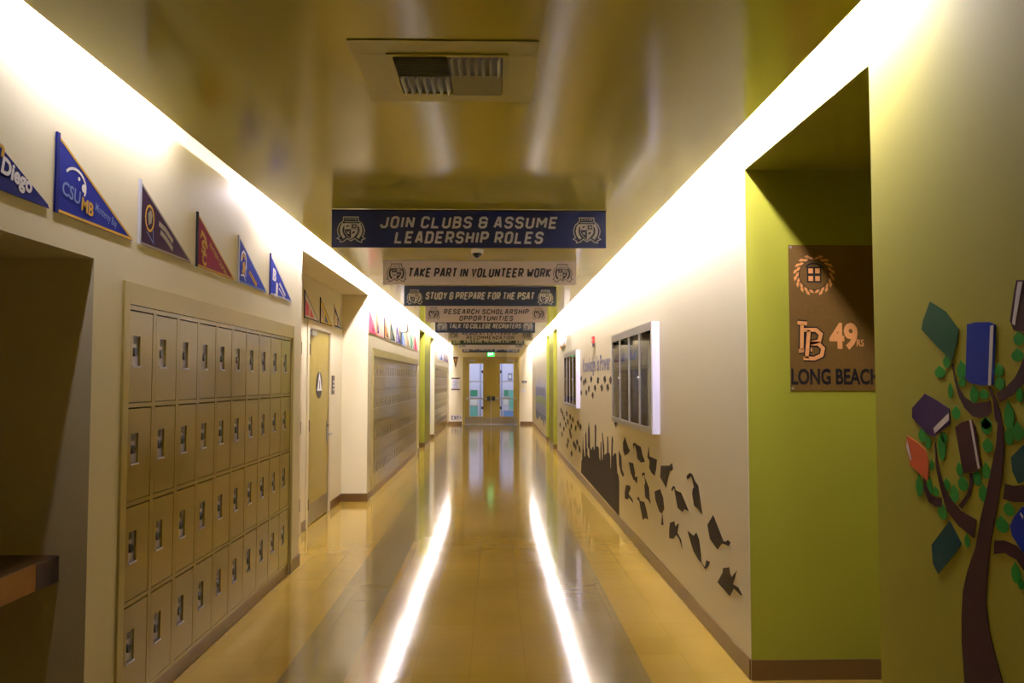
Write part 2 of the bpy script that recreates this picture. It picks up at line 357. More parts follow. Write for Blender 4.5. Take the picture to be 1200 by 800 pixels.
BRANCHES = [
  [(2.421, 1.641), (2.414, 1.642), (2.405, 1.605), (2.389, 1.57), (2.359, 1.543), (2.313, 1.526), (2.256, 1.531), (2.236, 1.536), (2.232, 1.506), (2.25, 1.492), (2.286, 1.484), (2.323, 1.489), (2.361, 1.511), (2.39, 1.545), (2.41, 1.59)],
  [(2.209, 1.555), (2.163, 1.574), (2.126, 1.599), (2.104, 1.625), (2.089, 1.647), (2.067, 1.677), (2.054, 1.677), (2.066, 1.625), (2.092, 1.583), (2.135, 1.554), (2.194, 1.532)],
  [(2.53, 1.399), (2.522, 1.397), (2.515, 1.348), (2.494, 1.293), (2.458, 1.246), (2.396, 1.21), (2.316, 1.196), (2.331, 1.142), (2.407, 1.163), (2.47, 1.198), (2.505, 1.266), (2.526, 1.326)],
  [(2.602, 1.277), (2.594, 1.281), (2.579, 1.256), (2.555, 1.233), (2.526, 1.229), (2.496, 1.233), (2.496, 1.205), (2.532, 1.199), (2.571, 1.209), (2.601, 1.243)],
  [(2.344, 1.325), (2.331, 1.327), (2.33, 1.298), (2.342, 1.262), (2.387, 1.216), (2.406, 1.223), (2.364, 1.259), (2.347, 1.291)],
  [(2.182, 1.314), (2.146, 1.314), (2.104, 1.321), (2.05, 1.337), (2.039, 1.304), (2.106, 1.277), (2.148, 1.271), (2.192, 1.273)],
  [(2.235, 1.154), (2.189, 1.163), (2.139, 1.159), (2.112, 1.145), (2.08, 1.109), (2.114, 1.101), (2.141, 1.122), (2.191, 1.129), (2.24, 1.116)],
]
LEAVES = [(2.488, 1.616, 0.03, 0.017), (2.449, 1.647, 0.021, 0.018), (2.371, 1.62, 0.025, 0.025), (2.433, 1.559, 0.013, 0.023), (2.37, 1.585, 0.018, 0.012), (2.312, 1.551, 0.021, 0.024), (2.265, 1.551, 0.022, 0.013), (2.194, 1.618, 0.021, 0.017), (2.192, 1.583, 0.021, 0.018), (2.106, 1.699, 0.022, 0.017), (2.113, 1.656, 0.024, 0.016), (2.406, 1.494, 0.022, 0.019), (2.156, 1.495, 0.022, 0.036), (2.259, 1.471, 0.026, 0.015), (2.11, 1.554, 0.014, 0.02), (2.603, 1.416, 0.023, 0.021), (2.568, 1.396, 0.018, 0.021), (2.489, 1.389, 0.022, 0.042), (2.474, 1.416, 0.016, 0.016), (2.258, 1.462, 0.025, 0.021), (2.254, 1.41, 0.024, 0.019), (2.549, 1.326, 0.015, 0.016), (2.395, 1.329, 0.018, 0.019), (2.265, 1.339, 0.02, 0.021), (2.38, 1.289, 0.026, 0.02), (2.307, 1.315, 0.02, 0.022), (2.426, 1.253, 0.023, 0.024), (2.564, 1.258, 0.017, 0.027), (2.627, 1.25, 0.023, 0.033), (2.53, 1.247, 0.018, 0.014), (2.28, 1.275, 0.023, 0.023), (2.466, 1.276, 0.019, 0.018), (2.494, 1.19, 0.027, 0.023), (2.167, 1.248, 0.024, 0.017), (2.199, 1.202, 0.028, 0.021), (2.366, 1.127, 0.013, 0.019), (2.158, 1.441, 0.019, 0.022), (2.122, 1.456, 0.025, 0.023), (2.146, 1.085, 0.02, 0.025), (2.126, 1.063, 0.013, 0.014)]
CAPS = [
  [(8.622, 1.003), (8.517, 0.954), (8.37, 0.894), (8.298, 0.893), (8.401, 0.85), (8.631, 0.803), (8.739, 0.851), (8.752, 0.929)],
  [(7.91, 0.977), (7.694, 0.972), (7.599, 0.904), (7.47, 0.856), (7.663, 0.828), (7.876, 0.845), (7.913, 0.909), (8.003, 0.958), (8.057, 0.954), (8.087, 0.91), (8.125, 0.967), (8.029, 0.988)],
  [(7.353, 0.909), (7.282, 1.015), (7.252, 0.924), (6.917, 0.926), (6.96, 0.842), (7.025, 0.776), (7.171, 0.789), (7.268, 0.82), (7.254, 0.883)],
  [(6.762, 0.892), (6.424, 0.927), (6.381, 0.944), (6.321, 0.956), (6.298, 0.913), (6.357, 0.892), (6.417, 0.893), (6.49, 0.81), (6.556, 0.737), (6.691, 0.772), (6.785, 0.794)],
  [(9.071, 0.823), (8.872, 0.776), (8.828, 0.643), (8.686, 0.596), (8.783, 0.565), (8.912, 0.596), (9.043, 0.671)],
  [(8.376, 0.762), (8.12, 0.776), (8.014, 0.696), (8.016, 0.65), (7.884, 0.672), (7.885, 0.641), (7.926, 0.598), (8.018, 0.62), (8.099, 0.615), (8.264, 0.668)],
  [(7.488, 0.712), (7.286, 0.642), (7.268, 0.562), (7.205, 0.51), (7.325, 0.529), (7.472, 0.534), (7.515, 0.634), (7.467, 0.661), (7.511, 0.73), (7.631, 0.706), (7.606, 0.741), (7.486, 0.754)],
  [(8.566, 0.506), (8.327, 0.531), (8.271, 0.51), (8.419, 0.436), (8.162, 0.413), (8.136, 0.383), (8.391, 0.404), (8.451, 0.372), (8.649, 0.356), (8.662, 0.415)],
  [(7.74, 0.463), (7.521, 0.484), (7.408, 0.417), (7.343, 0.355), (7.48, 0.346), (7.6, 0.307), (7.718, 0.39), (7.778, 0.451), (7.919, 0.459), (7.814, 0.492)],
  [(7.03, 0.646), (6.799, 0.696), (6.678, 0.645), (6.636, 0.558), (6.712, 0.517), (6.669, 0.424), (6.763, 0.408), (6.721, 0.506), (6.836, 0.507), (7.002, 0.58)],
  [(6.207, 0.765), (6.027, 0.771), (5.791, 0.672), (5.92, 0.668), (5.995, 0.636), (6.148, 0.642), (6.209, 0.711), (6.263, 0.775), (6.331, 0.739), (6.364, 0.747), (6.304, 0.784), (6.238, 0.789)],
  [(5.598, 0.905), (5.515, 0.887), (5.474, 0.815), (5.411, 0.709), (5.522, 0.73), (5.639, 0.736), (5.689, 0.809), (5.667, 0.849), (5.633, 0.86), (5.711, 0.931), (5.824, 0.89), (5.851, 0.911), (5.751, 0.947), (5.676, 0.943)],
  [(5.143, 0.752), (4.921, 0.635), (4.886, 0.635), (4.822, 0.659), (4.769, 0.655), (4.809, 0.626), (4.887, 0.621), (4.948, 0.614), (5.054, 0.556), (5.228, 0.587), (5.288, 0.665)],
  [(5.84, 0.529), (5.661, 0.525), (5.581, 0.563), (5.506, 0.53), (5.46, 0.439), (5.449, 0.396), (5.365, 0.379), (5.322, 0.434), (5.235, 0.442), (5.27, 0.409), (5.354, 0.368), (5.45, 0.388), (5.525, 0.39), (5.666, 0.42)],
  [(6.418, 0.486), (6.266, 0.523), (6.235, 0.488), (6.114, 0.535), (6.172, 0.455), (6.042, 0.428), (6.007, 0.37), (6.096, 0.418), (6.197, 0.433), (6.304, 0.385), (6.457, 0.359), (6.455, 0.422)],
  [(4.934, 0.471), (4.804, 0.505), (4.787, 0.473), (4.759, 0.459), (4.651, 0.521), (4.733, 0.425), (4.624, 0.433), (4.555, 0.408), (4.581, 0.401), (4.715, 0.406), (4.798, 0.34), (5.063, 0.356), (4.945, 0.443)],
]
CROWD = [(13.049, 0.139), (12.969, 0.331), (12.874, 0.352), (12.82, 0.531), (12.719, 0.737), (12.681, 0.543), (12.613, 0.536), (12.549, 0.432), (12.415, 0.456), (12.403, 0.782), (12.27, 0.838), (12.233, 0.698), (12.195, 0.583), (12.089, 0.603), (12.044, 0.712), (12.037, 0.876), (11.93, 0.998), (11.834, 0.888), (11.819, 0.751), (11.784, 0.639), (11.629, 0.607), (11.513, 0.661), (11.4, 0.681), (11.328, 0.643), (11.255, 0.649), (11.228, 0.858), (11.242, 0.978), (11.133, 1.005), (11.047, 0.967), (11.069, 0.869), (11.093, 0.695), (11.005, 0.713), (10.869, 0.724), (10.786, 0.699), (10.774, 0.595), (10.677, 0.553), (10.645, 0.566), (10.619, 0.795), (10.555, 0.81), (10.51, 0.742), (10.501, 0.58), (10.438, 0.586), (10.373, 0.672), (10.458, 0.868), (10.472, 0.918), (10.408, 0.942), (10.351, 0.855), (10.263, 0.782), (10.237, 0.665), (10.148, 0.683), (10.089, 0.698), (10.002, 0.715), (9.996, 0.88), (9.994, 0.909), (9.923, 0.924), (9.883, 0.869), (9.861, 0.727), (9.792, 0.733), (9.726, 0.701), (9.718, 0.561), (9.678, 0.565), (9.644, 0.737), (9.612, 0.889), (9.583, 0.937), (9.531, 0.95), (9.481, 0.898), (9.509, 0.841), (9.528, 0.71), (9.437, 0.746), (9.335, 0.773), (9.237, 0.764), (9.217, 0.667), (9.173, 0.565), (9.079, 0.541), (9.035, 0.476), (9.051, 0.104)]
SMALL_CAPS = [(12.958, 1.624), (12.551, 1.564), (12.313, 1.59), (11.602, 1.614), (11.903, 1.478), (12.263, 1.411), (12.967, 1.401), (11.459, 1.387), (11.162, 1.491), (10.834, 1.596), (10.49, 1.503), (10.16, 1.606), (9.895, 1.508), (9.65, 1.595), (16.953, 0.98), (17.172, 0.672), (16.688, 0.503), (16.175, 0.851), (16.258, 0.642), (15.63, 0.967), (15.395, 0.827), (14.9, 0.938), (14.352, 0.906), (13.874, 0.794), (13.144, 0.849), (13.522, 0.893), (14.818, 0.611), (15.307, 0.474), (15.548, 0.367), (14.675, 0.293), (14.222, 0.498), (13.886, 0.47), (13.282, 0.493), (13.666, 0.567), (14.973, 0.673), (15.814, 0.744), (16.554, 0.93), (14.657, 0.778), (9.272, 1.112)]
# ------------------------------------------------------------------ the corridor shell (metres; x right, y along the corridor, z up)
XL, XR, YE, YB, ZC, ZT = -1.69, 1.367, 30.0, -3.0, 2.84, 3.12
LO = XL - 1.3          # outer face of the left wall mass
RO = XR + 1.1
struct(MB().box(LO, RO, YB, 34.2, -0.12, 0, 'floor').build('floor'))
struct(MB().box(-1.555, 1.207, YB, YE, ZC, ZC + 0.025, 'ceiling').build('ceiling'))
sbox('ceiling_above_slots', [(LO, RO, YB, YE, ZT, ZT + 0.15)], 'pocket')

ALC = (1.2, 3.47)
B1 = (3.785, 6.86); REC = (7.18, 10.93); B2 = (11.40, 17.84); NA = (18.36, 19.8); NB = (21.43, 22.84); B3 = (22.96, 29.2)
LT = 2.035   # top of the locker openings
wl = []
def wl_solid(y0, y1): wl.append((LO, XL, y0, y1, 0, ZT))
wl_solid(YB, ALC[0]); wl.append((LO, XL, ALC[0], ALC[1], 2.105, ZT)); wl.append((LO, XL - 1.0, ALC[0], ALC[1], 0, 2.105))
wl_solid(ALC[1], B1[0])
for a, b in (B1, B2, B3):
    wl.append((LO, XL, a, b, LT, ZT)); wl.append((LO, XL - 0.36, a, b, 0, LT))
wl_solid(B1[1], REC[0])
wl.append((LO, XL, REC[0], REC[1], 2.737, ZT))
DA = (7.42, 8.60); DB = (8.94, 10.12); DH = 2.2
wl.append((LO, -2.03, REC[0], DA[0], 0, 2.737)); wl.append((LO, -2.03, DA[1], DB[0], 0, 2.737)); wl.append((LO, -2.03, DB[1], REC[1], 0, 2.737))
for a, b in (DA, DB):
    wl.append((LO, -2.03, a, b, DH, 2.737)); wl.append((LO, -2.12, a, b, 0, DH))
wl_solid(REC[1], B2[0]); wl_solid(B2[1], NA[0]); wl_solid(NB[1], B3[0]); wl_solid(B3[1], YE)
sbox('wall_left', wl, 'wall')
gl = [(LO, XL, NA[1], NB[0], 0, ZT)]
for a, b in (NA, NB):
    gl.append((LO, XL, a, b, 2.75, ZT)); gl.append((LO, XL - 0.9, a, b, 0, 2.75))
gl.append((XL - 0.9, XL, NA[0], NA[0] + 0.006, 0, 2.75))
sbox('wall_left_green', gl, 'lime')

NI = (2.92, 4.42); NC = (17.98, 19.17); ND = (20.61, 21.67)
sbox('wall_right', [(XR, RO, NI[1], NC[0], 0, ZT), (XR, RO, ND[1], YE, 0, ZT), (XR, RO, NI[0], NI[1], 2.75, ZT)], 'wall')
sbox('wall_right_near', [(XR, RO, YB, NI[0], 0, ZT)], 'nearlime')
gr = [(XR + 0.95, RO, NI[0], NI[1], 0, 2.75), (XR + 0.003, XR + 0.95, NI[1] - 0.006, NI[1], 0, 2.749), (XR + 0.001, XR + 0.95, NI[0], NI[1], 2.744, 2.75),
      (XR, RO, NC[1], ND[0], 0, ZT)]
for a, b in (NC, ND):
    gr.append((XR, RO, a, b, 2.75, ZT)); gr.append((XR + 0.9, RO, a, b, 0, 2.75))
    gr.append((XR, XR + 0.9, b - 0.006 if b == ND[1] else b, b + 0.0, 0, 2.75)) if b == ND[1] else None
sbox('wall_right_green', gr, 'lime')

EX0, EX1, EH = -1.17, 0.89, 2.46
sbox('wall_end', [(LO, EX0, YE, YE + 0.2, 0, ZT + .15), (EX1, RO, YE, YE + 0.2, 0, ZT + .15), (EX0, EX1, YE, YE + 0.2, EH, ZT + .15)], 'wall')
sbox('wall_back', [(LO, RO, YB - 0.15, YB, 0, ZT + .15)], 'wall')

BH = 0.105
bb = []
def lb(y0, y1, x=XL): bb.append((x, x + 0.009, y0, y1, 0, BH))
lb(YB, ALC[0]); lb(ALC[1], B1[0] - 0.002); lb(B1[1] + 0.002, REC[0] + 0.009); bb.append((-2.03, XL, REC[0], REC[0] + 0.009, 0, BH))
lb(REC[0] + .01, DA[0] - .06, -2.03); lb(DA[1] + .06, DB[0] - .06, -2.03); lb(DB[1] + .06, REC[1], -2.03); bb.append((-2.03, XL + 0.009, REC[1] - 0.009, REC[1], 0, BH))
lb(REC[1], B2[0]); lb(B2[1], NA[0]); lb(NA[1], NB[0]); lb(NB[1], B3[0]); lb(B3[1], YE)
for a, b in (NA, NB): bb.append((XL - 0.9, XL + 0.009, b - 0.009, b, 0, BH))
for a, b in (B1, B2, B3): bb.append((XL - 0.06, XL - 0.012, a, b, 0, 0.092))
sbox('baseboard_left', bb, 'base')
bb = []
for a, b in ((YB, NI[0]), (NI[1], NC[0]), (NC[1], ND[0]), (ND[1], YE)): bb.append((XR - 0.009, XR, a, b, 0, BH))
for b in (NI[1], NC[1], ND[1]): bb.append((XR, XR + 0.95, b - 0.015, b - 0.006, 0, BH))
bb.append((XR + 0.941, XR + 0.95, NI[0], NI[1], 0, BH))
sbox('baseboard_right', bb, 'base')
sbox('baseboard_end', [(XL, EX0 - 0.03, YE - 0.009, YE, 0, BH), (EX1 + 0.03, XR, YE - 0.009, YE, 0, BH)], 'base')

# fluorescent strips lying in the two ceiling slots, plus an added second row
def strip(name, x, runs, off=(), x2=0, z2=3.035):
    b = MB()
    for y0, y1, tm in runs:
        n = max(1, round((y1 - y0) / 1.25)); st = (y1 - y0) / n
        for i in range(n):
            a, c = y0 + i * st + 0.02, y0 + (i + 1) * st - 0.02
            b.box(x - 0.02, x + 0.02, a, c, 2.98, 3.02, 'pocket'); b.tube((x, a, 2.96), (x, c, 2.96), 0.013, tm, 8)
            b.box(x2 - 0.02, x2 + 0.02, a, c, z2 + .02, z2 + .06, 'pocket'); b.tube((x2, a, z2), (x2, c, z2), 0.013, 'tubefill' if tm == 'tube' else 'tubeweak', 8) if tm == 'tube' or y0 > 5 else None  # second tube row, added to brighten the middle of the floor
    for a, c in off:
        b.box(x - 0.03, x + 0.03, a, c, 2.985, 3.03, 'pocket'); b.tube((x, a, 2.96), (x, c, 2.96), 0.013, 'tubeoff', 8); b.tube((x2, a, z2), (x2, c, z2), 0.013, 'tubeoff', 8)
    return struct(b.build(name))
strip('trim_1', -1.564, [(2.75, 4.2, 'tubeweak'), (5.75, 8.2, 'tubeweak'), (8.2, 29.9, 'tube')], [(4.3, 5.65)], -1.652)
strip('trim_2', 1.217, [(2.6, 29.9, 'tube')], (), 1.33)

# ------------------------------------------------------------------ lockers
PIT, ROWH, ND4 = 0.305, 0.457, 4
def make_locker(loc, label, group):
    r = thing('locker_unit', loc, label, 'locker', group)
    x, y, z = loc
    H = ROWH * 4 + 0.02
    b = MB(); W = PIT - 0.001
    b.box(x - .30, x - .29, y, y + W, z, z + H, 'lockerin')
    b.box(x - .29, x, y, y + .019, z, z + H, 'locker'); b.box(x - .29, x, y + W - .019, y + W, z, z + H, 'locker')
    for k in range(5):
        t = .02 if 0 < k < 4 else .024
        zz = z + k * ROWH + (0 if k else 0)
        b.box(x - .29, x - .0005, y + .019, y + W - .019, zz, zz + .02, 'locker')
    b.build('locker_body', r)
    for k in range(4):
        y0, y1, z0, z1 = y + .023, y + W - .0225, z + k * ROWH + .024, z + (k + 1) * ROWH - .007
        hy0, hy1, hz0, hz1 = y0 + .042, y0 + .122, z0 + .172, z0 + .312
        d = MB(); a, c = x - .010, x - .001
        d.box(a, c, y0, hy0, z0, z1, 'locker'); d.box(a, c, hy1, y1, z0, z1, 'locker')
        d.box(a, c, hy0, hy1, z0, hz0, 'locker'); d.box(a, c, hy0, hy1, hz1, z1, 'locker')
        dr = d.build('locker_door', r)
        p = MB(); t = .003; q = x - .0125
        p.box(q - t, q, hy0 - t, hy1 + t, hz0 - t, hz1 + t, 'pan')
        p.box(q, x - .0105, hy0 - t, hy0, hz0 - t, hz1 + t, 'pan'); p.box(q, x - .0105, hy1, hy1 + t, hz0 - t, hz1 + t, 'pan')
        p.box(q, x - .0105, hy0, hy1, hz0 - t, hz0, 'pan'); p.box(q, x - .0105, hy0, hy1, hz1, hz1 + t, 'pan')
        p.box(x - .0105, x + .003, hy0 - .004, hy1 + .004, hz0 - .008, hz0, 'pan')
        p.box(q, x - .008, hy0 + .006, hy1 - .03, hz1 - .036, hz1 - .002, 'dial_and_shade')  # black block paints the shade at the top of the pan
        p.build('handle_pan', dr)
        e = MB(); e.disc(left_fr(q, (hy0 + hy1) / 2 - .006, hz0 + .06), -.008, .004, .022, 0, .016, 'dial_and_shade', 14, .019)
        e.build('combination_dial', dr)
    return r
def bank(y0, n, where, group, proto=None):
    for i in range(n):
        lab = '%s four-door locker unit from the near end of %s' % (ORD[i], where)
        loc = (XL - 0.002, y0 + i * PIT, 0.094)
        if proto is None: proto = make_locker(loc, lab, group)
        else:
            c = copy_thing(proto, loc, lab); c['group'] = group
    return proto
P0 = bank(3.80, 10, 'the nearest bank', 'four-door locker columns of the nearest bank')
bank(11.42, 21, 'the middle bank', 'four-door locker columns of the middle bank', P0)
bank(22.98, 20, 'the far bank', 'four-door locker columns of the far bank', P0)
for i, (a, b) in enumerate((B1, B2, B3)):
    t = MB(); t.box(XL, XL + .012, a - .045, a + .012, 0.09, LT + .01, 'lockertrim'); t.box(XL, XL + .012, b - .006, b + .022, 0.09, LT + .01, 'lockertrim')
    t.box(XL, XL + .010, a + .012, b - .006, 0.094 + ROWH * 4 + .022, LT + .01, 'lockertrim')
    struct(t.build('trim_%d' % (3 + i)))

# ------------------------------------------------------------------ alcove counter
c = thing('countertop', (-1.806, 2.3, 0.765), 'brown countertop with tan front edge in the dark left alcove', 'counter')
MB().box(XL - 0.99, -1.812, ALC[0] + .004, ALC[1] - .004, .765, .87, 'wood').build('slab', c)
MB().box(-1.812, -1.804, ALC[0] + .004, ALC[1] - .17, .765, .866, 'woodedge').build('front_edge', c)
MB().box(-1.812, -1.802, ALC[1] - .17, ALC[1] - .004, .763, .868, 'counterend').build('edge_end', c)  # darker purple-brown last stretch of the front edge
for yy in (1.6, 2.9):
    MB().prism([(0, 0), (.4, 0), (0, -.35)], Fr((XL - .99, yy, .763), (1, 0, 0), (0, 0, 1), (0, 1, 0)), 0, .03, 'dark').build('bracket', c)

# ------------------------------------------------------------------ pennants
def tri(a, b, c): return [a, b, c]
def pennant(fr, L, H, colour, edge, stick, label, art, group, n=1.0):
    r = thing('pennant', fr.o, label, 'pennant', group)
    fab = MB().prism([(0.012, 0), (L, 0.0), (L - .02, .014), (0.012, H)], fr, 0.002, 0.006, 'felt_' + colour)
    fab.build('fabric', r)
    e = MB(); lw = 0.011
    e.stroke([(0.014, lw / 2), (L - .01, lw / 2)], lw, fr, .0068, 'felt_' + edge)
    e.stroke([(0.014, H - .006), (L - .012, .006)], lw, fr, .0070, 'felt_' + edge)
    e.build('edge_trim', r)
    MB().rect(fr, -.008, .014, -.004, H + .012, 0.001, .009, 'felt_' + stick).build('header_strip', r)
    if art:
        b = MB(); art(b, fr.sub(0, 0, .0074)); b.build('printed_emblem', r)
    return r
AR = -0.435   # slope angle of the long edge lettering
def a_diego(b, f):
    font_text(b, 'Diego', f.sub(.447, .045, 0, -.19), .058, 'felt_white', .0005, .19, .04)
    font_text(b, 'UC', f.sub(.12, .10, 0, -.1), .09, 'felt_gold', .0005, None, .03); font_text(b, 'San', f.sub(.30, .128, 0, -.2), .055, 'felt_gold', .0005, .14, .04)
def a_bay(b, f):
    arc = [(.135 + .085 * math.cos(t), .135 + .062 * math.sin(t)) for t in [2.5 - i * .3 for i in range(11)]]
    b.stroke(arc, .011, f, .0004, 'felt_white')
    b.disc(f, .205, .135, .017, 0, .0006, 'felt_white'); b.disc(f, .165, .165, .008, 0, .0006, 'felt_white')
    font_text(b, 'CSU', f.sub(.105, .07, 0, -.12), .055, 'felt_pale', .0008, .14, .02); font_text(b, 'MB', f.sub(.235, .04, 0, -.12), .055, 'felt_gold', .0008, .1, .03)
    font_text(b, 'Monterey Bay', f.sub(.40, .048, 0, -.2), .035, 'felt_pale', .0004, .2)
def a_oval(b, f):
    b.stroke([(.11 + .048 * math.cos(t), .14 + .062 * math.sin(t)) for t in [i * .524 for i in range(12)]] + [(.158, .14)], .012, f, .0004, 'felt_gold')
    b.prism([(.09, .16), (.12, .185), (.14, .16), (.13, .12), (.1, .105)], f, 0, .0004, 'felt_grey')
    b.stroke([(.08, .07), (.15, .03)], .006, f, .0004, 'felt_pale'); b.stroke([(.15, .09), (.16, .02)], .006, f, .0004, 'felt_pale')
    for k, (x, y) in enumerate(((.30, .125), (.30, .085))):
        b.stroke([(x - .08 + .02 * k, y + .012), (x, y - .006), (x + .1, y - .05)], .026, f, .0004, 'felt_grey')
def a_sc(b, f):
    b.stroke([(.06, .205), (.09, .195), (.13, .17), (.155, .12)], .024, f, .0004, 'felt_gold'); b.stroke([(.05, .17), (.08, .205)], .016, f, .0004, 'felt_gold')
    font_text(b, 'S', f.sub(.10, .085), .075, 'felt_gold', .0005, .07, .05); font_text(b, 'C', f.sub(.115, .02), .07, 'felt_gold', .0006, .07, .05)
    font_text(b, 'SOUTHERN CALIFORNIA', f.sub(.365, .065, 0, AR), .032, 'felt_gold', .0004, .38, .02)
def a_plume(b, f):
    b.stroke([(.05, .14), (.065, .195), (.10, .215), (.14, .2), (.16, .16), (.165, .10)], .016, f, .0004, 'felt_white')
    b.stroke([(.07, .155), (.085, .185), (.115, .19), (.135, .16)], .018, f, .0005, 'felt_gold')
    b.prism([(.08, .135), (.13, .15), (.14, .1), (.12, .06), (.07, .07), (.09, .1)], f, 0, .0006, 'felt_gold')
    b.stroke([(.05, .05), (.12, .055), (.15, .02)], .012, f, .0004, 'felt_white'); b.stroke([(.15, .13), (.15, .05)], .012, f, .0004, 'felt_white')
    b.prism([(.22, .085), (.245, .105), (.42, .035), (.40, .01)], f, 0, .0004, 'felt_gold'); b.stroke([(.21, .1), (.40, .03)], .006, f, .0007, 'felt_brown')
def a_six(b, f):
    font_text(b, 'B', f.sub(.11, .115, 0, -.1), .085, 'felt_white', .0005, .1, .06); font_text(b, 'J', f.sub(.16, .02, 0, -.1), .085, 'felt_white', .0005, .1, .06)
    b.prism([(.25, .10), (.27, .12), (.45, .04), (.43, .02)], f, 0, .0004, 'felt_silver'); b.stroke([(.24, .07), (.42, .005)], .01, f, .0004, 'felt_white')
def a_stripe(c1, c2):
    def g(b, f):
        b.prism([(.03, .03), (.2, .03), (.2, .14), (.03, .2)], f, 0, .0004, 'felt_' + c1)
        b.prism([(.24, .03), (.46, .02), (.27, .12)], f, 0, .0004, 'felt_' + c2)
        b.stroke([(.06, .18), (.14, .12), (.1, .06)], .02, f, .0007, 'felt_' + c2)
    return g
ZP = 2.24
g1 = 'pennants above the nearest lockers and alcove'
near = [(2.44, 'deepblue', 'deepblue', 'deepblue', 'deep blue pennant reading Diego, cut by the left photo edge', a_diego),
        (3.15, 'blue', 'gold', 'deepblue', 'blue pennant with white arc emblem and CSU MB lettering above the alcove corner', a_bay),
        (3.885, 'maroon', 'grey', 'silver', 'dark purple pennant with gold oval emblem and pale header strip', a_oval),
        (4.635, 'wine', 'gold', 'black', 'wine red pennant with gold lettering above the nearest lockers', a_sc),
        (5.385, 'royal', 'pale', 'silver', 'royal blue pennant with gold and white plume emblem', a_plume),
        (6.145, 'royal', 'silver', 'deepblue', 'blue pennant with white block letters beside the recess corner', a_six)]
for y, c_, e_, s_, lab, art in near:
    pennant(left_fr(XL, y, ZP), .665, .295, c_, e_, s_, lab, art, g1)
g2 = 'pennants over the restroom recess'
for y, L, c_, e_, s_, lab, art in [(8.73, .72, 'white', 'navy', 'navy', 'white and pink pennant with navy edge above the restroom door', a_stripe('pink', 'pink')),
        (9.515, .70, 'yellow', 'navy', 'navy', 'pale yellow pennant with navy edge above the restroom door', a_stripe('cream', 'pale')),
        (10.335, .56, 'navy', 'white', 'cream', 'navy and white pennant next to the recess end wall', a_stripe('cream', 'silver'))]:
    pennant(left_fr(-2.03, y, 2.262), L, .285, c_, e_, s_, lab, art, g2)
g3 = 'pennants above the middle lockers'
mid = [(11.0, 'pink', 'red', 'pink', 'hot pink pennant at the near end of the middle locker row', a_stripe('pink', 'red')),
       (11.71, 'cream', 'pink', 'orange', 'cream pennant with violet emblem, second above the middle lockers', a_stripe('violet', 'cream')),
       (12.5, 'tan', 'black', 'navy', 'tan and black pennant, third above the middle lockers', a_stripe('orange', 'black')),
       (13.26, 'forest', 'silver', 'forest', 'dark forest green pennant, fourth above the middle lockers', a_stripe('grey', 'forest')),
       (14.06, 'violet', 'silver', 'violet', 'violet pennant partly behind the left white speaker box', a_stripe('silver', 'violet')),
       (14.815, 'sky', 'white', 'sky', 'sky blue pennant, sixth above the middle lockers', a_stripe('sky', 'white')),
       (15.6, 'grey', 'tan', 'grey', 'grey pennant, seventh above the middle lockers', a_stripe('tan', 'grey')),
       (16.4, 'green', 'white', 'green', 'bright green pennant, eighth above the middle lockers', a_stripe('green', 'white')),
       (17.2, 'red', 'pink', 'red', 'red pennant at the far end of the middle locker row', a_stripe('red', 'pink'))]
for y, c_, e_, s_, lab, art in mid:
    pennant(left_fr(XL, y, ZP), .66, .30, c_, e_, s_, lab, art, g3)
g4 = 'pennants above the far lockers'
for i, (y, c_, w_) in enumerate([(23.55, 'cream', 'small cream pennant, first above the far lockers'), (24.9, 'sky', 'sky blue pennant, second above the far lockers'),
        (25.67, 'royal', 'royal blue pennant, third above the far lockers'), (26.45, 'silver', 'silver pennant, fourth above the far lockers'),
        (27.2, 'blue', 'dark blue pennant, fifth above the far lockers'), (28.0, 'wine', 'wine red pennant, sixth above the far lockers'),
        (28.75, 'violet', 'violet pennant, last above the far lockers by the end wall')]):
    pennant(left_fr(XL, y, ZP), .66, .30, c_, 'white', c_, w_, a_stripe('silver', c_), g4)
r = thing('pennant', (-1.437, YE, 2.04), 'brown pennant hanging point down on the end wall', 'pennant')
f = front_fr(-1.437, YE, 2.04)
MB().prism([(-.095, .40), (0, 0), (.095, .40)], f, .002, .006, 'felt_brown').build('fabric', r)
MB().rect(f, -.098, .098, .395, .425, .001, .009, 'felt_black').build('header_strip', r)
b = MB(); b.stroke([(-.03, .33), (.03, .33), (0, .22), (-.03, .33)], .018, f, .0068, 'felt_gold'); b.stroke([(-.02, .18), (.02, .18)], .014, f, .0068, 'felt_gold'); b.build('printed_emblem', r)

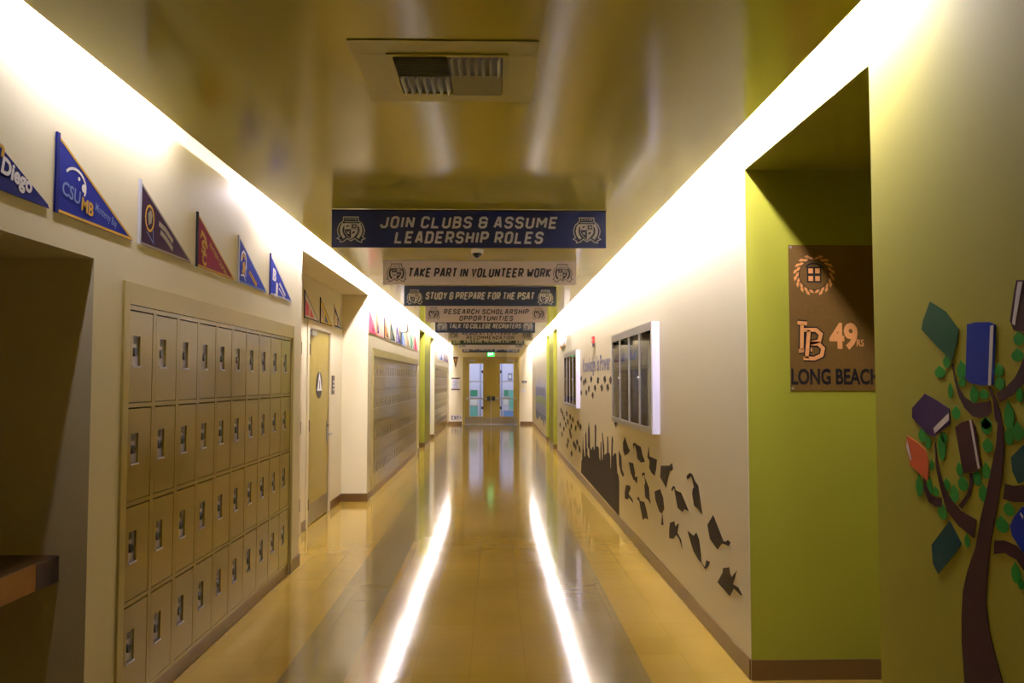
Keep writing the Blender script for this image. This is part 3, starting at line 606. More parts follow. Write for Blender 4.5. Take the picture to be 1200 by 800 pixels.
# ------------------------------------------------------------------ hanging banners
def crest_mesh(ink, ground, name):
    s = .00034; T = lambda L: [((x - 398) * s, (415 - y) * s) for x, y in L]
    f = Fr((0, 0, 0), (1, 0, 0), (0, 0, 1), (0, -1, 0)); b = MB()
    out = [(235, 145), (550, 145), (550, 225), (640, 300), (685, 420), (670, 510), (640, 570), (695, 608), (628, 640), (625, 690), (550, 668), (478, 608), (400, 662),
           (320, 608), (246, 668), (172, 690), (168, 640), (100, 608), (155, 570), (118, 500), (110, 410), (150, 300), (235, 225), (235, 145)]
    b.stroke(T(out), 20 * s, f, .0010, ink)
    band = [(243, 285), (200, 350), (185, 430), (200, 510), (258, 600)]
    b.stroke(T(band), 58 * s, f, .0010, ink); b.stroke(T([(796 - x, y) for x, y in band]), 58 * s, f, .0010, ink)
    sh = [(262, 284), (534, 284), (534, 470), (470, 560), (398, 624), (325, 560), (262, 470), (262, 284)]
    b.stroke(T(sh), 12 * s, f, .0014, ink); b.stroke(T([(262, 246), (534, 246)]), 14 * s, f, .0010, ink)
    b.prism(T([(268, 292), (398, 292), (398, 408), (268, 408)]), f, .0005, .0014, ink)
    b.prism(T([(398, 408), (530, 408), (530, 470), (470, 556), (398, 618)]), f, .0005, .0014, ink)
    b.stroke(T([(412, 300), (520, 300), (520, 396), (412, 396), (412, 300)]), 12 * s, f, .0016, ink)
    b.prism(T([(445, 330), (490, 325), (492, 365), (450, 370)]), f, .0005, .0014, ink)
    b.prism(T([(295, 345), (330, 318), (372, 338), (335, 350), (310, 375)]), f, .0012, .0020, ground)
    b.prism(T([(415, 490), (450, 450), (490, 455), (470, 490), (440, 505)]), f, .0012, .0020, ground)
    b.prism(T([(298, 445), (330, 470), (372, 440), (352, 480), (366, 515), (322, 500)]), f, .0005, .0014, ink)
    stroke_text(b, 'CAMS', 235 * s, 42 * s, f.sub(0, (415 - 190) * s), .0012, ink, .2, 0, .8)
    return b.build(name)
CR = {}
def banner(y, xc, dark, lines, label, h=.278, W=2.0, ground=None):
    ground = ground or ('navy' if dark == 2 else 'navydark' if dark else 'bannerwhite'); ink = 'inksilver' if dark else 'inknavy'
    zt = ZC - .004
    r = thing('hanging_banner', (xc, y, zt - h), label, 'banner', 'motto banners hung across the corridor')
    f = front_fr(xc, y, zt)
    # slightly rippled vinyl sheet with real thickness
    b = MB(); n = 40; k = 4
    rip = lambda u, v: .004 * math.sin(u * 9 + y) * (v / h) + .0025 * math.sin(u * 23 + v * 30)
    vs = []
    for side in (0, 1):
        for j in range(k + 1):
            for i in range(n + 1):
                u = -W / 2 + W * i / n; v = h * j / k
                vs.append((xc + u, y + rip(u, v) * 0 + (.003 if side else 0), zt - v))
    q = (n + 1) * (k + 1); fs = []
    for j in range(k):
        for i in range(n):
            a = j * (n + 1) + i; fs.append((a, a + n + 1, a + n + 2, a + 1)); fs.append((q + a, q + a + 1, q + a + n + 2, q + a + n + 1))
    for i in range(n):
        fs.append((i, i + 1, q + i + 1, q + i)); a = k * (n + 1) + i; fs.append((a + 1, a, q + a, q + a + 1))
    for j in range(k):
        a = j * (n + 1); fs.append((a + n + 1, a, q + a, q + a + n + 1)); a += n; fs.append((a, a + n + 1, q + a + n + 1, q + a))
    b.raw(vs, fs, ground); b.build('vinyl_sheet', r)
    hb = MB(); hb.rect(f, -W / 2 - .002, W / 2 + .002, -.012, 0, -.006, .004, 'dark' if dark else 'alu'); hb.build('top_rail', r)
    if lines:
        b = MB()
        for t, wd, hh, zc in lines: stroke_text(b, t, wd, hh, f.sub(0, -zc), .0016, ink)
        b.build('lettering', r)
    key = (ink, ground)
    for sx in (-1, 1):
        if key not in CR:
            o = crest_mesh(ink, ground, 'crest'); CR[key] = o
        else:
            o = CR[key].copy(); COL.objects.link(o)
        o.parent = r; o.location = (sx * (W / 2 - .14), -.0006, h - (.147 if h > .26 else .13))
banner(5.94, -.188, 2, [('JOIN CLUBS & ASSUME', 1.29, .088, .092), ('LEADERSHIP ROLES', 1.08, .09, .203)], 'navy banner reading JOIN CLUBS & ASSUME LEADERSHIP ROLES, nearest across the ceiling')
banner(8.45, -.158, 0, [('TAKE PART IN VOLUNTEER WORK', 1.48, .098, .128)], 'pale banner reading TAKE PART IN VOLUNTEER WORK', .255)
banner(10.75, -.195, 1, [('STUDY & PREPARE FOR THE PSAT', 1.43, .1, .13)], 'navy banner reading STUDY & PREPARE FOR THE PSAT', .265)
banner(13.4, -.142, 0, [('RESEARCH SCHOLARSHIP', 1.39, .086, .115), ('OPPORTUNITIES', .88, .086, .225)], 'pale banner reading RESEARCH SCHOLARSHIP OPPORTUNITIES', .29)
banner(16.4, -.196, 1, [('TALK TO COLLEGE RECRUITERS', 1.44, .096, .15)], 'navy banner reading TALK TO COLLEGE RECRUITERS', .285)
banner(19.4, -.11, 0, [('REQUEST LETTERS OF', 1.33, .088, .118), ('RECOMMENDATION', 1.13, .088, .225)], 'pale banner reading REQUEST LETTERS OF RECOMMENDATION', .29)
banner(22.46, -.194, 1, [('COLLEGE READING LIST', 1.3, .1, .15)], 'dark banner reading COLLEGE READING LIST', .262)
banner(24.9, -.13, 0, [], 'pale banner mostly hidden behind the COLLEGE READING LIST banner', .284)
banner(28.85, -.143, 1, [('VISIT COLLEGE CAMPUSES', 1.47, .1, .125)], 'navy banner reading VISIT COLLEGE CAMPUSES, farthest and above the exit doors', .25)

# ------------------------------------------------------------------ ceiling fittings
v = thing('ceiling_vent', (-.19, 3.28, ZC), 'square ceiling air vent with four louvre quarters', 'vent')
b = MB(); x0, x1, y0, y1 = -.545, .162, 2.955, 3.61; ix0, ix1, iy0, iy1 = -.395, .03, 3.09, 3.49
zb = ZC - .005
b.box(x0, x1, y0, iy0, zb, ZC - .001, 'vent'); b.box(x0, x1, iy1, y1, zb, ZC - .001, 'vent'); b.box(x0, ix0, iy0, iy1, zb, ZC - .001, 'vent'); b.box(ix1, x1, iy0, iy1, zb, ZC - .001, 'vent')
b.build('face_plate', v, bevel=.002)
b = MB(); e = .022
for q in ((ix0 - e, ix1 + e, iy0 - e, iy0, ), (ix0 - e, ix1 + e, iy1, iy1 + e), (ix0 - e, ix0, iy0, iy1), (ix1, ix1 + e, iy0, iy1)):
    b.box(*q, ZC - .012, zb, 'vent')
b.build('inner_rim', v, bevel=.002)
MB().box(ix0, ix1, iy0, iy1, ZC - .004, ZC - .001, 'black').build('dark_opening', v)
xm, ym = (ix0 + ix1) / 2, (iy0 + iy1) / 2
def louvres(xa, xb, ya, yb, along_x, n, tilt, m):
    for i in range(n):
        b = MB(); d = .011
        if along_x:
            yc = ya + (yb - ya) * (i + .5) / n; fr = Fr(((xa), yc, ZC - .013), (0, math.cos(tilt), math.sin(tilt)), (0, -math.sin(tilt), math.cos(tilt)), (1, 0, 0))
            b.rect(fr, -d, d, -.0008, .0008, 0.003, xb - xa - .003, m)
        else:
            xc_ = xa + (xb - xa) * (i + .5) / n; fr = Fr((xc_, ya, ZC - .013), (math.cos(tilt), 0, math.sin(tilt)), (math.sin(tilt), 0, -math.cos(tilt)), (0, 1, 0))
            b.rect(fr, -d, d, -.0008, .0008, 0.003, yb - ya - .003, m)
        b.build('louvre', v)
louvres(ix0, xm, iy0, ym, True, 8, .75, 'ventlouvre'); louvres(xm, ix1, iy0, ym, False, 7, 1.0, 'ventlouvre')
louvres(ix0, xm, ym, iy1, False, 7, 1.0, 'ventlouvre'); louvres(xm, ix1, ym, iy1, True, 9, -.6, 'ventlouvre')
d = thing('dome_camera', (-.17, 7.75, ZC), 'small white dome camera on the ceiling behind the first banner', 'camera')
fd = Fr((-.17, 7.75, ZC), (1, 0, 0), (0, 1, 0), (0, 0, -1))
MB().disc(fd, 0, 0, .062, .001, .04, 'white', 24, .056).build('housing', d, smooth=True)
b = MB()
for i in range(5):
    a0, a1 = i * math.pi / 10, (i + 1) * math.pi / 10
    b.disc(fd, 0, 0, .044 * math.cos(a0), .04 + .044 * math.sin(a0), .04 + .044 * math.sin(a1), 'black', 18, max(.044 * math.cos(a1), .001))
b.build('dome', d, smooth=True)

# ------------------------------------------------------------------ doors in the left recess
def side_door(name, ya, yb, label_sign):
    o = bpy.data.objects.new(name, None); COL.objects.link(o); o.location = (-2.03, ya, 0); o['kind'] = 'structure'
    fr = left_fr(-2.03, ya, 0); W = yb - ya
    b = MB(); t = .05
    b.rect(fr, -t, .03, 0, DH + t, .0005, .012, 'creamframe'); b.rect(fr, W - .03, W + t, 0, DH + t, .0005, .012, 'creamframe'); b.rect(fr, .03, W - .03, DH - .03, DH + t, .0005, .012, 'creamframe')
    b.build('door_frame', o)
    MB().rect(fr, .034, W - .034, .012, DH - .034, -.05, -.006, 'door').build('door_leaf', o)
    MB().rect(fr, .07, W - .06, .03, .24, -.0055, -.004, 'kick').build('kick_plate', o)
    return o, fr, W
o, fr, W = side_door('door_2', DB[0], DB[1], True)
for z in (.25, 1.1, 1.93): MB().rect(fr, .02, .06, z - .06, z + .06, -.0055, .014, 'dark').build('hinge', o)
s = MB().disc(fr, .60, 1.54, .152, -.0055, -.001, 'dark', 36).build('restroom_sign', o)
MB().prism([(.47, 1.475), (.73, 1.475), (.60, 1.685)], fr, -.0008, .0012, 'white').build('triangle', s)
b = MB(); b.prism([(.585, 1.50), (.615, 1.50), (.615, 1.58), (.60, 1.61), (.585, 1.58)], fr, .0014, .002, 'dark'); b.build('pictogram', s)
b = MB(); b.rect(fr, W - .14, W - .085, .86, 1.10, -.0055, .002, 'steel'); b.tube(fr.p(W - .11, .95, 0), fr.p(W - .11, .95, .055), .011, 'steel'); b.tube(fr.p(W - .11, .95, .05), fr.p(W - .235, .945, .05), .009, 'steel')
b.disc(fr, W - .112, 1.05, .016, .002, .012, 'dark'); b.build('lever_handle', o)
MB().rect(fr, .08, .3, DH - .11, DH - .05, -.0055, .03, 'steel').build('door_closer', o)
o, fr, W = side_door('door_3', DA[0], DA[1], False)
for z in (.30, 1.1, 1.93): MB().rect(fr, W - .06, W - .012, z - .065, z + .065, -.0055, .016, 'dark').build('hinge', o)
r = thing('wall_sign', (-2.03, 10.24, 1.42), 'narrow brown braille sign beside the restroom door', 'sign')
f = left_fr(-2.03, 10.24, 1.42); MB().rect(f, 0, .15, 0, .235, .001, .008, 'brownsign').build('plate', r)
b = MB()
for k in range(3): b.rect(f, .03, .12, .05 + k * .05, .07 + k * .05, .0082, .009, 'offwhite')
b.build('raised_text', r)

# ------------------------------------------------------------------ end doors
dd = bpy.data.objects.new('door_1', None); COL.objects.link(dd); dd.location = ((EX0 + EX1) / 2, YE, 0); dd['kind'] = 'structure'
b = MB(); t = .065
b.box(EX0, EX0 + t, YE - .02, YE + .2, 0, EH, 'frame'); b.box(EX1 - t, EX1, YE - .02, YE + .2, 0, EH, 'frame'); b.box(EX0 + t, EX1 - t, YE - .02, YE + .2, EH - t, EH, 'frame')
b.build('door_frame', dd)
xm = (EX0 + EX1) / 2
for sgn in (-1, 1):
    xa, xb = (EX0 + t + .004, xm - .004) if sgn < 0 else (xm + .004, EX1 - t - .004)
    ga, gb = (-.935, -.435) if sgn < 0 else (.185, .675)
    g0, g1_ = .285, 2.215
    b = MB(); ya, yb = YE + .02, YE + .065
    b.box(xa, ga, ya, yb, .012, EH - t - .004, 'door'); b.box(gb, xb, ya, yb, .012, EH - t - .004, 'door')
    b.box(ga, gb, ya, yb, .012, g0, 'door'); b.box(ga, gb, ya, yb, g1_, EH - t - .004, 'door')
    lf = b.build('door_leaf', dd)
    MB().box(ga, gb, ya + .018, ya + .026, g0, g1_, 'glass').build('glass_pane', lf)
    MB().box(ga, gb, ya - .004, ya + .017, 1.55, 1.575, 'alu').build('glazing_bar', lf)
    b = MB(); b.box(xa + .01, xb - .01, ya - .004, ya - .0005, .02, .26, 'kick'); b.build('kick_plate', lf)
    b = MB(); b.box(xa + .05, xb - .05, ya - .075, ya - .045, .92, .965, 'steel')
    e1 = xb - .14 if sgn < 0 else xa + .02
    b.box(e1, e1 + .12, ya - .085, ya - .0005, .86, 1.02, 'black'); e2 = xa + .04 if sgn < 0 else xb - .1
    b.box(e2, e2 + .06, ya - .08, ya - .0005, .91, .975, 'steel'); b.build('panic_bar', lf)
    b = MB(); cx_ = xa + .1 if sgn < 0 else xb - .4
    b.box(cx_, cx_ + .3, ya - .06, ya - .0005, EH - t - .1, EH - t - .03, 'steel'); b.build('door_closer', lf)
    b = MB(); px = gb - .06 if sgn < 0 else ga
    for z in (1.87, .55): b.box(px, px + .06, ya + .003, ya + .0175, z, z + .1, 'black')
    b.build('glass_clip', lf)
b = MB(); b.box(xm - .03, xm + .03, YE - .01, YE + .015, .9, EH - t, 'frame'); b.build('centre_astragal', dd)

# exit sign over the doors
r = thing('exit_sign', (-.15, YE, 2.47), 'lit green EXIT sign over the end doors', 'sign')
f = front_fr(-.15, YE, 2.468)
MB().rect(f, -.135, .135, 0, .19, .001, .05, 'white').build('housing', r, bevel=.004)
MB().rect(f, -.128, .128, .008, .182, .0505, .053, 'exit').build('green_face', r)
b = MB(); stroke_text(b, 'EXIT', .19, .1, f.sub(0, .095), .0536, 'exitw', .2, 0); b.build('lettering', r)
# wall plates by the doors
r = thing('notice_board', (-1.435, YE, 1.25), 'white notice with dark top and bottom bars left of the end doors', 'sign')
f = front_fr(-1.435, YE, 1.25)
MB().rect(f, -.14, .14, .05, .41, .001, .006, 'offwhite').build('paper', r)
b = MB(); b.rect(f, -.155, .155, .40, .45, .001, .012, 'brownsign'); b.build('top_bar', r)
b = MB(); b.rect(f, -.155, .155, 0, .05, .001, .012, 'brownsign'); b.build('bottom_bar', r)
b = MB()
for k in range(6): b.rect(f, -.10, .10 - .03 * (k % 3), .10 + .045 * k, .118 + .045 * k, .0062, .007, 'textgrey')
b.build('text_lines', r)
r = thing('exit_sign', (-1.4, YE, .145), 'low pale EXIT sign near the floor on the end wall', 'sign')
f = front_fr(-1.4, YE, .145); MB().rect(f, -.2, .2, 0, .2, .001, .004, 'offwhite').build('plate', r)
b = MB(); stroke_text(b, 'EXIT', .27, .15, f.sub(-.04, .1), .0046, 'black', .16, 0); b.prism([(.125, .06), (.125, .14), (.18, .1)], f, .0042, .005, 'black'); b.build('lettering', r)
r = thing('wall_sign', (1.075, YE, 1.51), 'small black plate right of the end doors', 'sign')
f = front_fr(1.075, YE, 1.51); MB().rect(f, -.085, .085, 0, .08, .001, .008, 'black').build('plate', r); MB().rect(f, -.05, .05, .03, .05, .0082, .009, 'offwhite').build('raised_text', r)
r = thing('light_switch', (1.04, YE, 1.16), 'pale switch plate below the small black plate', 'switch')
f = front_fr(1.04, YE, 1.16); MB().rect(f, -.06, .06, 0, .13, .001, .007, 'white').build('plate', r, bevel=.002); MB().rect(f, -.025, .025, .035, .095, .0072, .012, 'offwhite').build('rocker', r)

# lobby glimpsed through the door glass
LY = 33.6
sbox('wall_lobby', [(-3.2, -2.2, YE + .2, LY, 0, 3), (1.9, 2.9, YE + .2, LY, 0, 3), (-3.2, 2.9, LY, LY + .2, 0, 3)], 'lilac')
sbox('ceiling_lobby', [(-3.2, 2.9, YE + .2, LY + .2, 3, 3.1)], 'lilac')
def sheet(name, x0, x1, z0, z1, m, label, cat):
    f = front_fr(x0, LY, z0); r = thing(name, (x0, LY, z0), label, cat)
    MB().rect(f, 0, x1 - x0, 0, z1 - z0, .002, .006, m).build('panel', r)
    b = MB(); w = x1 - x0; h = z1 - z0
    for q in ((0, w, h - .015, h), (0, w, 0, .015), (0, .015, .015, h - .015), (w - .015, w, .015, h - .015)): b.rect(f, *q, .0062, .012, 'alu')
    b.build('panel_edge', r)
sheet('lobby_poster', -1.02, -.7, .95, 1.22, 'lobbygreen', 'pale green panel seen through the left door glass', 'poster')
sheet('lobby_poster', -1.02, -.7, .58, .90, 'white', 'white sheet seen low through the left door glass', 'poster')
sheet('lobby_poster', -1.02, -.7, .08, .56, 'lobbyteal', 'aqua panel seen at the bottom of the left door glass', 'poster')
sheet('lobby_poster', .36, .56, .95, 1.22, 'lobbygreen', 'dark green panel seen through the right door glass', 'poster')
sheet('lobby_poster', .34, .56, .60, .92, 'white', 'white sheet seen low through the right door glass', 'poster')
sheet('lobby_poster', .57, .80, .40, 1.22, 'lobbyteal', 'teal panel at the right edge of the right door glass', 'poster')
sheet('lobby_poster', .34, .80, .05, .38, 'lobbyblue', 'blue panel seen at the bottom of the right door glass', 'poster')
r = thing('lobby_sign', (.62, LY, 1.6), 'small framed dark sign seen through the right door glass', 'sign')
f = front_fr(.62, LY, 1.6); MB().rect(f, -.09, .09, 0, .3, .002, .008, 'textgrey').build('plate', r); MB().rect(f, -.05, .05, .1, .22, .0082, .01, 'white').build('pictogram', r)
sbox('trim_6', [(-.62, -.56, LY - .02, LY, 0, 2.9), (.24, .30, LY - .02, LY, 0, 2.9)], 'skyblue')

# ------------------------------------------------------------------ right wall: display cases
def display_case(y_near, label, boards):
    Wd, z0, z1, dp = 2.32, 1.147, 2.085, .06
    r = thing('display_case', (XR, y_near, z0), label, 'display case', 'glazed display cases on the right wall')
    b = MB()
    b.box(XR - dp, XR - .001, y_near, y_near + .02, z0, z1, 'casewhite'); b.box(XR - dp, XR - .001, y_near + Wd - .02, y_near + Wd, z0, z1, 'casewhite')
    b.box(XR - dp, XR - .001, y_near + .02, y_near + Wd - .02, z0, z0 + .02, 'alu'); b.box(XR - dp, XR - .001, y_near + .02, y_near + Wd - .02, z1 - .02, z1, 'alu')
    b.build('case_body', r)
    MB().box(XR - .008, XR - .001, y_near + .02, y_near + Wd - .02, z0 + .02, z1 - .02, 'posterbrown').build('backing_board', r)
    fr = right_fr(XR - dp + .002, y_near + Wd, z0)
    n = 4; pw = Wd / n; fw = .026
    for i in range(n):
        a0, a1 = i * pw + .003, (i + 1) * pw - .003; h = z1 - z0
        b = MB()
        b.rect(fr, a0, a0 + fw, .0, h, 0, .012, 'alu'); b.rect(fr, a1 - fw, a1, 0, h, 0, .012, 'alu')
        b.rect(fr, a0 + fw, a1 - fw, 0, .05, 0, .012, 'alu'); b.rect(fr, a0 + fw, a1 - fw, h - .07, h, 0, .012, 'alu')
        d = b.build('glass_door', r)
        MB().rect(fr, a0 + fw, a1 - fw, .05, h - .07, .004, .007, 'glass').build('glass_pane', d)
        if i % 2 == 0: MB().disc(fr, a1 - fw / 2, h * .5, .014, .0122, .024, 'steel', 12).build('lock', d)
    names = ['farthest', 'third', 'second', 'nearest']
    for i in range(n):
        a0, a1 = i * pw + .06, (i + 1) * pw - .06
        f2 = right_fr(XR - .009, y_near + Wd, z0)
        q = thing('poster', f2.p((a0 + a1) / 2, .1), 'printed collage behind the %s glass door of the %s' % (names[i], boards), 'poster', 'collages inside the ' + boards)
        MB().rect(f2, a0, a1, .06, .86, 0.0005, .003, ['collage_c', 'collage_b', 'collage_b', 'collage_a'][i]).build('sheet', q)
        c_ = (a0 + a1) / 2
        MB().rect(f2, c_ - .14, c_ + .14, .48, .66, .0032, .004, 'offwhite').build('photo_print', q); MB().rect(f2, c_ - .1, c_ + .12, .16, .36, .0032, .004, ['felt_pale', 'felt_tan', 'felt_sky', 'felt_orange'][i]).build('photo_print', q)
    return r
display_case(6.775, 'large aluminium display case with four glass doors, nearest on the right wall', 'near display case')
display_case(13.12, 'farther aluminium display case beyond the Knowledge Is Power lettering', 'far display case')

# fire alarm
r = thing('fire_alarm', (XR, 11.25, 2.06), 'small red fire alarm strobe high on the right wall', 'fire alarm')
f = right_fr(XR, 11.25, 2.06); MB().rect(f, -.06, .06, .045, .14, .001, .03, 'red').build('housing', r, bevel=.006)
MB().rect(f, -.04, .04, .075, .10, .0302, .042, 'lens').build('strobe_lens', r)
MB().rect(f, -.045, .045, .0, .04, .001, .022, 'brownsign').build('lower_sounder', r)
# wall lettering
f = right_fr(XR, 11.19, 1.727)
r = thing('wall_lettering', (XR, 11.19, 1.727), 'blue-grey Knowledge Is Power lettering painted between the two display cases', 'lettering')
for t_, a0, wd in (('Knowledge', -.72, 1.62), ('Is', .35, .27), ('Power', 1.04, .96)):
    b = MB(); font_text(b, t_, f.sub(a0, 0), .20, 'textgrey', .002, wd, .03); b.build('word', r)
# white fittings high on both walls
r = thing('wall_speaker', (XR, 15.0, 2.4), 'white speaker box high on the right wall above the far display case', 'speaker')
f = right_fr(XR, 15.0, 2.42); MB().rect(f, -.14, .14, 0, .28, .001, .10, 'white').build('cabinet', r, bevel=.006); MB().rect(f, -.12, .12, .02, .26, .1002, .104, 'offwhite').build('grille', r)
r = thing('wall_speaker', (XL, 14.6, 2.46), 'white speaker box high on the left wall among the pennants', 'speaker')
f = left_fr(XL, 14.68, 2.46); MB().rect(f, -.13, .13, 0, .2, .012, .12, 'white').build('cabinet', r, bevel=.006); MB().rect(f, -.11, .11, .02, .18, .1202, .124, 'offwhite').build('grille', r)
MB().rect(f, -.03, .03, .05, .15, .0008, .0122, 'white').build('mount', r)
r = thing('wall_panel', (XR, 16.3, 2.26), 'white panel with tan bottom brackets high on the right wall', 'panel')
f = right_fr(XR, 16.3, 2.26); MB().rect(f, -.6, .6, .03, .46, .001, .02, 'white').build('board', r)
for s in (-1, 1): MB().rect(f, s * .5 - .08, s * .5 + .08, 0, .05, .001, .03, 'felt_tan').build('bracket', r)

# ------------------------------------------------------------------ right wall: painted murals (a thin coat of paint on the wall)
def wallpoly(mb, pts, m, w0=0.0006, w1=0.0016):
    f = right_fr(XR, 0, 0); mb.prism([(-y, z) for y, z in pts], f, w0, w1, m); return mb
g = thing('graduation_mural', (XR, 11.0, .11), 'dark painted crowd with raised arms tossing graduation caps on right wall', 'mural')
wallpoly(MB(), [(y, max(z, .106)) for y, z in CROWD], 'capbrown').build('crowd_silhouette', g)
MB().prism([(-12.12, .50), (-11.85, .47), (-11.9, .6), (-12.08, .62)], right_fr(XR, 0, 0), .0018, .0024, 'wall').build('cream_patch', g)  # small wall-coloured patch on the crowd silhouette
for c_ in CAPS: wallpoly(MB(), c_, 'capbrown').build('painted_cap', g)
for i, (y, z) in enumerate(SMALL_CAPS):
    k = .13 if y < 13.05 else .2; hz = .052 if y < 13.05 else .06
    a = random.uniform(-.5, .5); sg = random.choice((-1, 1))
    P = [(-k, hz * .2), (-k * .1, hz), (k, hz * .1), (k * .5, -hz * .3), (k * .35, -hz * 1.0), (-k * .3, -hz * .8), (-k * .35, -hz * .2), (-k * .8, -hz * .9), (-k * .95, -hz * .8)]
    pts = [(y + sg * (p * math.cos(a) - q * 2 * math.sin(a)), z + (p * .4 * math.sin(a) + q * math.cos(a))) for p, q in P]
    wallpoly(MB(), pts, 'capolive' if (i % 3 == 1 or y > 15) else 'capbrown').build('painted_cap', g)

t = thing('book_tree_mural', (XR, 2.2, .4), 'painted tree with books growing on its branches on the near right wall', 'mural')
wallpoly(MB(), TRUNK, 'bark', .0008, .002).build('trunk', t)
for p in BRANCHES: wallpoly(MB(), p, 'bark', .0007, .0018).build('branch', t)
for y, z, ry, rz in LEAVES:
    pts = []
    for i in range(14):
        a = 2 * math.pi * i / 14; k = 1.0 + (.25 if i == 3 else 0)
        pts.append((y + ry * math.cos(a) * (.75 if math.sin(a) > .6 else 1), z + rz * math.sin(a) * k))
    wallpoly(MB(), pts, 'leaf').build('leaf', t)
for colr, p, pg in BOOKS:
    o = wallpoly(MB(), p, colr, .001, .0024).build('painted_book', t); o['label'] = 'painted %s book' % colr
    if pg: wallpoly(MB(), pg, 'page', .0024, .0030).build('page_edge', o)

s = thing('blue_mural', (XR, 24.0, .35), 'blue and green painted figures on the right wall near the end doors', 'mural')
top = []; y = 21.95
while y < 27.4:
    top += [(y, 1.42 + .12 * random.random()), (y + .08, 1.6 + .3 * random.random()), (y + .2, 1.38)]; y += .36
wallpoly(MB(), [(21.95, .62)] + top + [(27.5, 1.4), (27.5, .62)], 'skyblue').build('painted_figures', s)
wallpoly(MB(), [(21.95, .86), (24, .94), (27.5, .86), (27.5, 1.08), (24, 1.16), (21.95, 1.06)], 'skygreen', .0016, .0022).build('green_band', s)
bot = []; y = 27.4
while y > 22: bot.append((y, .3 + .25 * random.random())); y -= .4
wallpoly(MB(), [(21.95, .63), (27.5, .63)] + bot + [(21.95, .4)], 'skydark').build('lower_figures', s)

# ------------------------------------------------------------------ niche poster
r = thing('poster', (1.85, NI[1] - .006, 1.535), 'bronze vinyl LONG BEACH poster hanging in the green niche', 'poster')
f = front_fr(1.600, NI[1] - .006, 1.535)
PW, PH = .50, .795
MB().rect(f, 0, PW, 0, PH, .002, .005, 'posterbrown').build('vinyl_sheet', r)
K = 1 / 4.443 / 217.0   # metres per studied pixel on the poster
T = lambda x, y: ((x - 12) * K, PH - (y - 38) * K)
b = MB(); font_text(b, 'LONG BEACH', f.sub(*T(250, 768)), 80 * K, 'posterblack', .0056, 466 * K, .035); b.build('lettering', r)
b = MB(); cx, cy = T(146, 195)
for i in range(36):
    if i in (9, 27): continue
    a = 2 * math.pi * i / 36; rr = (101 if i % 2 else 88) * K
    q = f.sub(cx + rr * math.cos(a), cy + rr * math.sin(a), .0, a + math.pi / 2 + .5 * (1 if math.cos(a) > 0 else -1))
    b.prism([(-17 * K, 0), (0, 8 * K), (17 * K, 0), (0, -8 * K)], q, .005, .0056, 'postergold')
b.stroke([(cx + 80 * K * math.cos(i * .314), cy + 80 * K * math.sin(i * .314)) for i in range(20)] + [(cx + 80 * K, cy)], 5 * K, f, .0056, 'posterblack')
b.rect(f, cx - 38 * K, cx + 38 * K, cy - 42 * K, cy + 42 * K, .005, .0056, 'posterblack')
for sx in (-1, 1):
    for sy in (-1, 1):
        b.rect(f, cx + sx * 18 * K - 12 * K, cx + sx * 18 * K + 12 * K, cy + sy * 20 * K - 13 * K, cy + sy * 20 * K + 13 * K, .0056, .0062, 'postergold')
b.stroke([(cx + 60 * K * math.cos(i * .3), cy + 60 * K * math.sin(i * .3)) for i in range(2, 9)], 9 * K, f, .0056, 'posterblack')
b.build('wreath_seal', r)
b = MB()
Lw = [[(78, 455), (74, 590)], [(54, 448), (104, 452)], [(58, 596), (128, 588)]]
Bs = [[(86, 486), (150, 485), (176, 508), (166, 545), (115, 556)], [(115, 556), (160, 557), (186, 582), (178, 618), (140, 636), (82, 634)], [(113, 486), (99, 634)]]
for pls, w in ((Lw, .0056), (Bs, .0066)):
    for lw, m, dw in ((34, 'posterblack', 0), (20, 'postergold', .0005)):
        for pl in pls: b.stroke([T(x, y) for x, y in pl], lw * K, f, w + dw, m)
b.build('monogram', r)
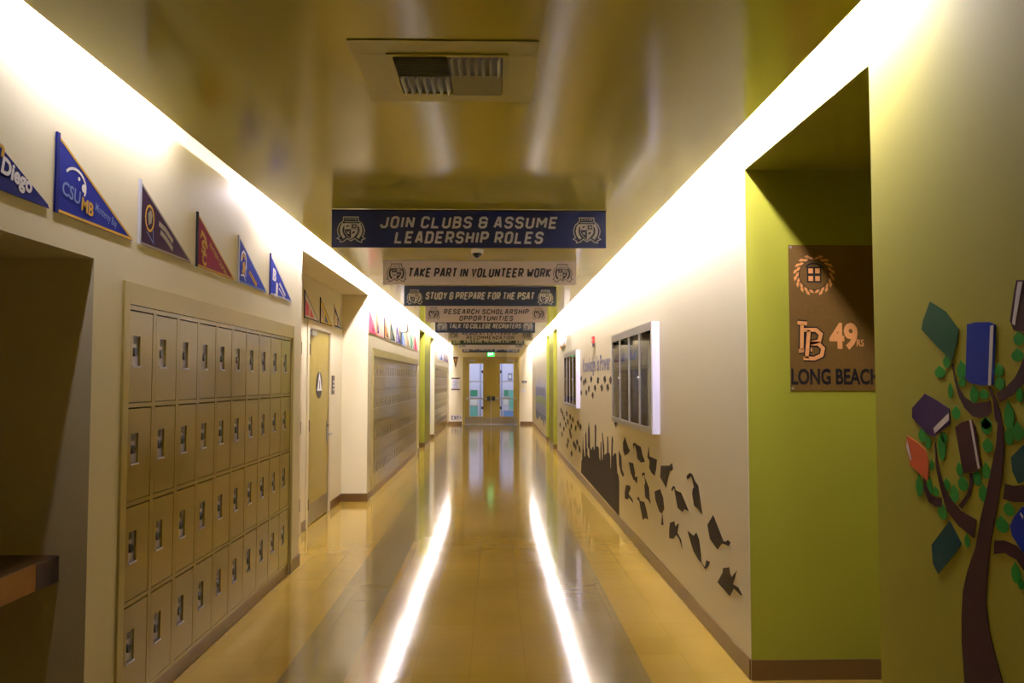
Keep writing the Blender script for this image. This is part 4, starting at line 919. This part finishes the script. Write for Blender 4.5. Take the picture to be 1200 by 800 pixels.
b = MB(); font_text(b, '49', f.sub(*T(296, 578)), 128 * K, 'postergold', .0056, 150 * K, .04); font_text(b, 'RS', f.sub(*T(384, 570)), 36 * K, 'postergold', .0056, 38 * K, .02); b.build('numerals', r)
for x, y in ((.012, PH - .012), (.012, .014), (PW - .012, PH - .012), (PW - .012, .014)):
    MB().disc(f, x, y, .008, .005, .0075, 'steel', 12).build('grommet', r)

# left far niche: pale panel with round black fittings
r = thing('notice_board', (XL - .25, NB[1], 1.2), 'narrow white board with round black discs in the far left green niche', 'notice board')
f = front_fr(XL - .30, NB[1] - .001, .0)
MB().rect(f, 0, .22, .40, 2.1, .001, .012, 'offwhite').build('board', r)
for z in (.62, 1.0, 1.55, 1.78): MB().disc(f, .12, z, .06, .0122, .03, 'black', 16).build('disc', r)

# ------------------------------------------------------------------ lights, camera, world
def area(name, loc, rot, sx, sy, energy, col):
    l = bpy.data.lights.new(name, 'AREA'); l.shape = 'RECTANGLE'; l.size = sx; l.size_y = sy; l.energy = energy; l.color = col
    o = bpy.data.objects.new(name, l); COL.objects.link(o); o.location = loc; o.rotation_euler = rot; return o
area('lobby_daylight', (-.2, 32, 2.95), (0, 0, 0), 3.5, 2.2, 90, (.86, .9, 1.0))
w = bpy.data.worlds.new('corridor_world'); SC.world = w; w.use_nodes = True
w.node_tree.nodes['Background'].inputs[0].default_value = (.5, .5, .55, 1); w.node_tree.nodes['Background'].inputs[1].default_value = .05

cam = bpy.data.cameras.new('camera'); cam.sensor_width = 36; cam.lens = 28.8; cam.clip_start = .05; cam.clip_end = 200
co = bpy.data.objects.new('camera', cam); COL.objects.link(co)
co.location = (0, 0, 1.59); co.rotation_euler = (math.radians(90 + 2.7433), 0, math.radians(-1.1921))
SC.camera = co
SC.view_settings.view_transform = 'Standard'
SC.view_settings.look = 'None'
SC.view_settings.exposure = 0.0
SC.view_settings.gamma = 1.0
SC.view_settings.use_curve_mapping = False
SC.cycles.diffuse_bounces = 8
SC.cycles.max_bounces = 14
SC.cycles.sample_clamp_indirect = 6.0
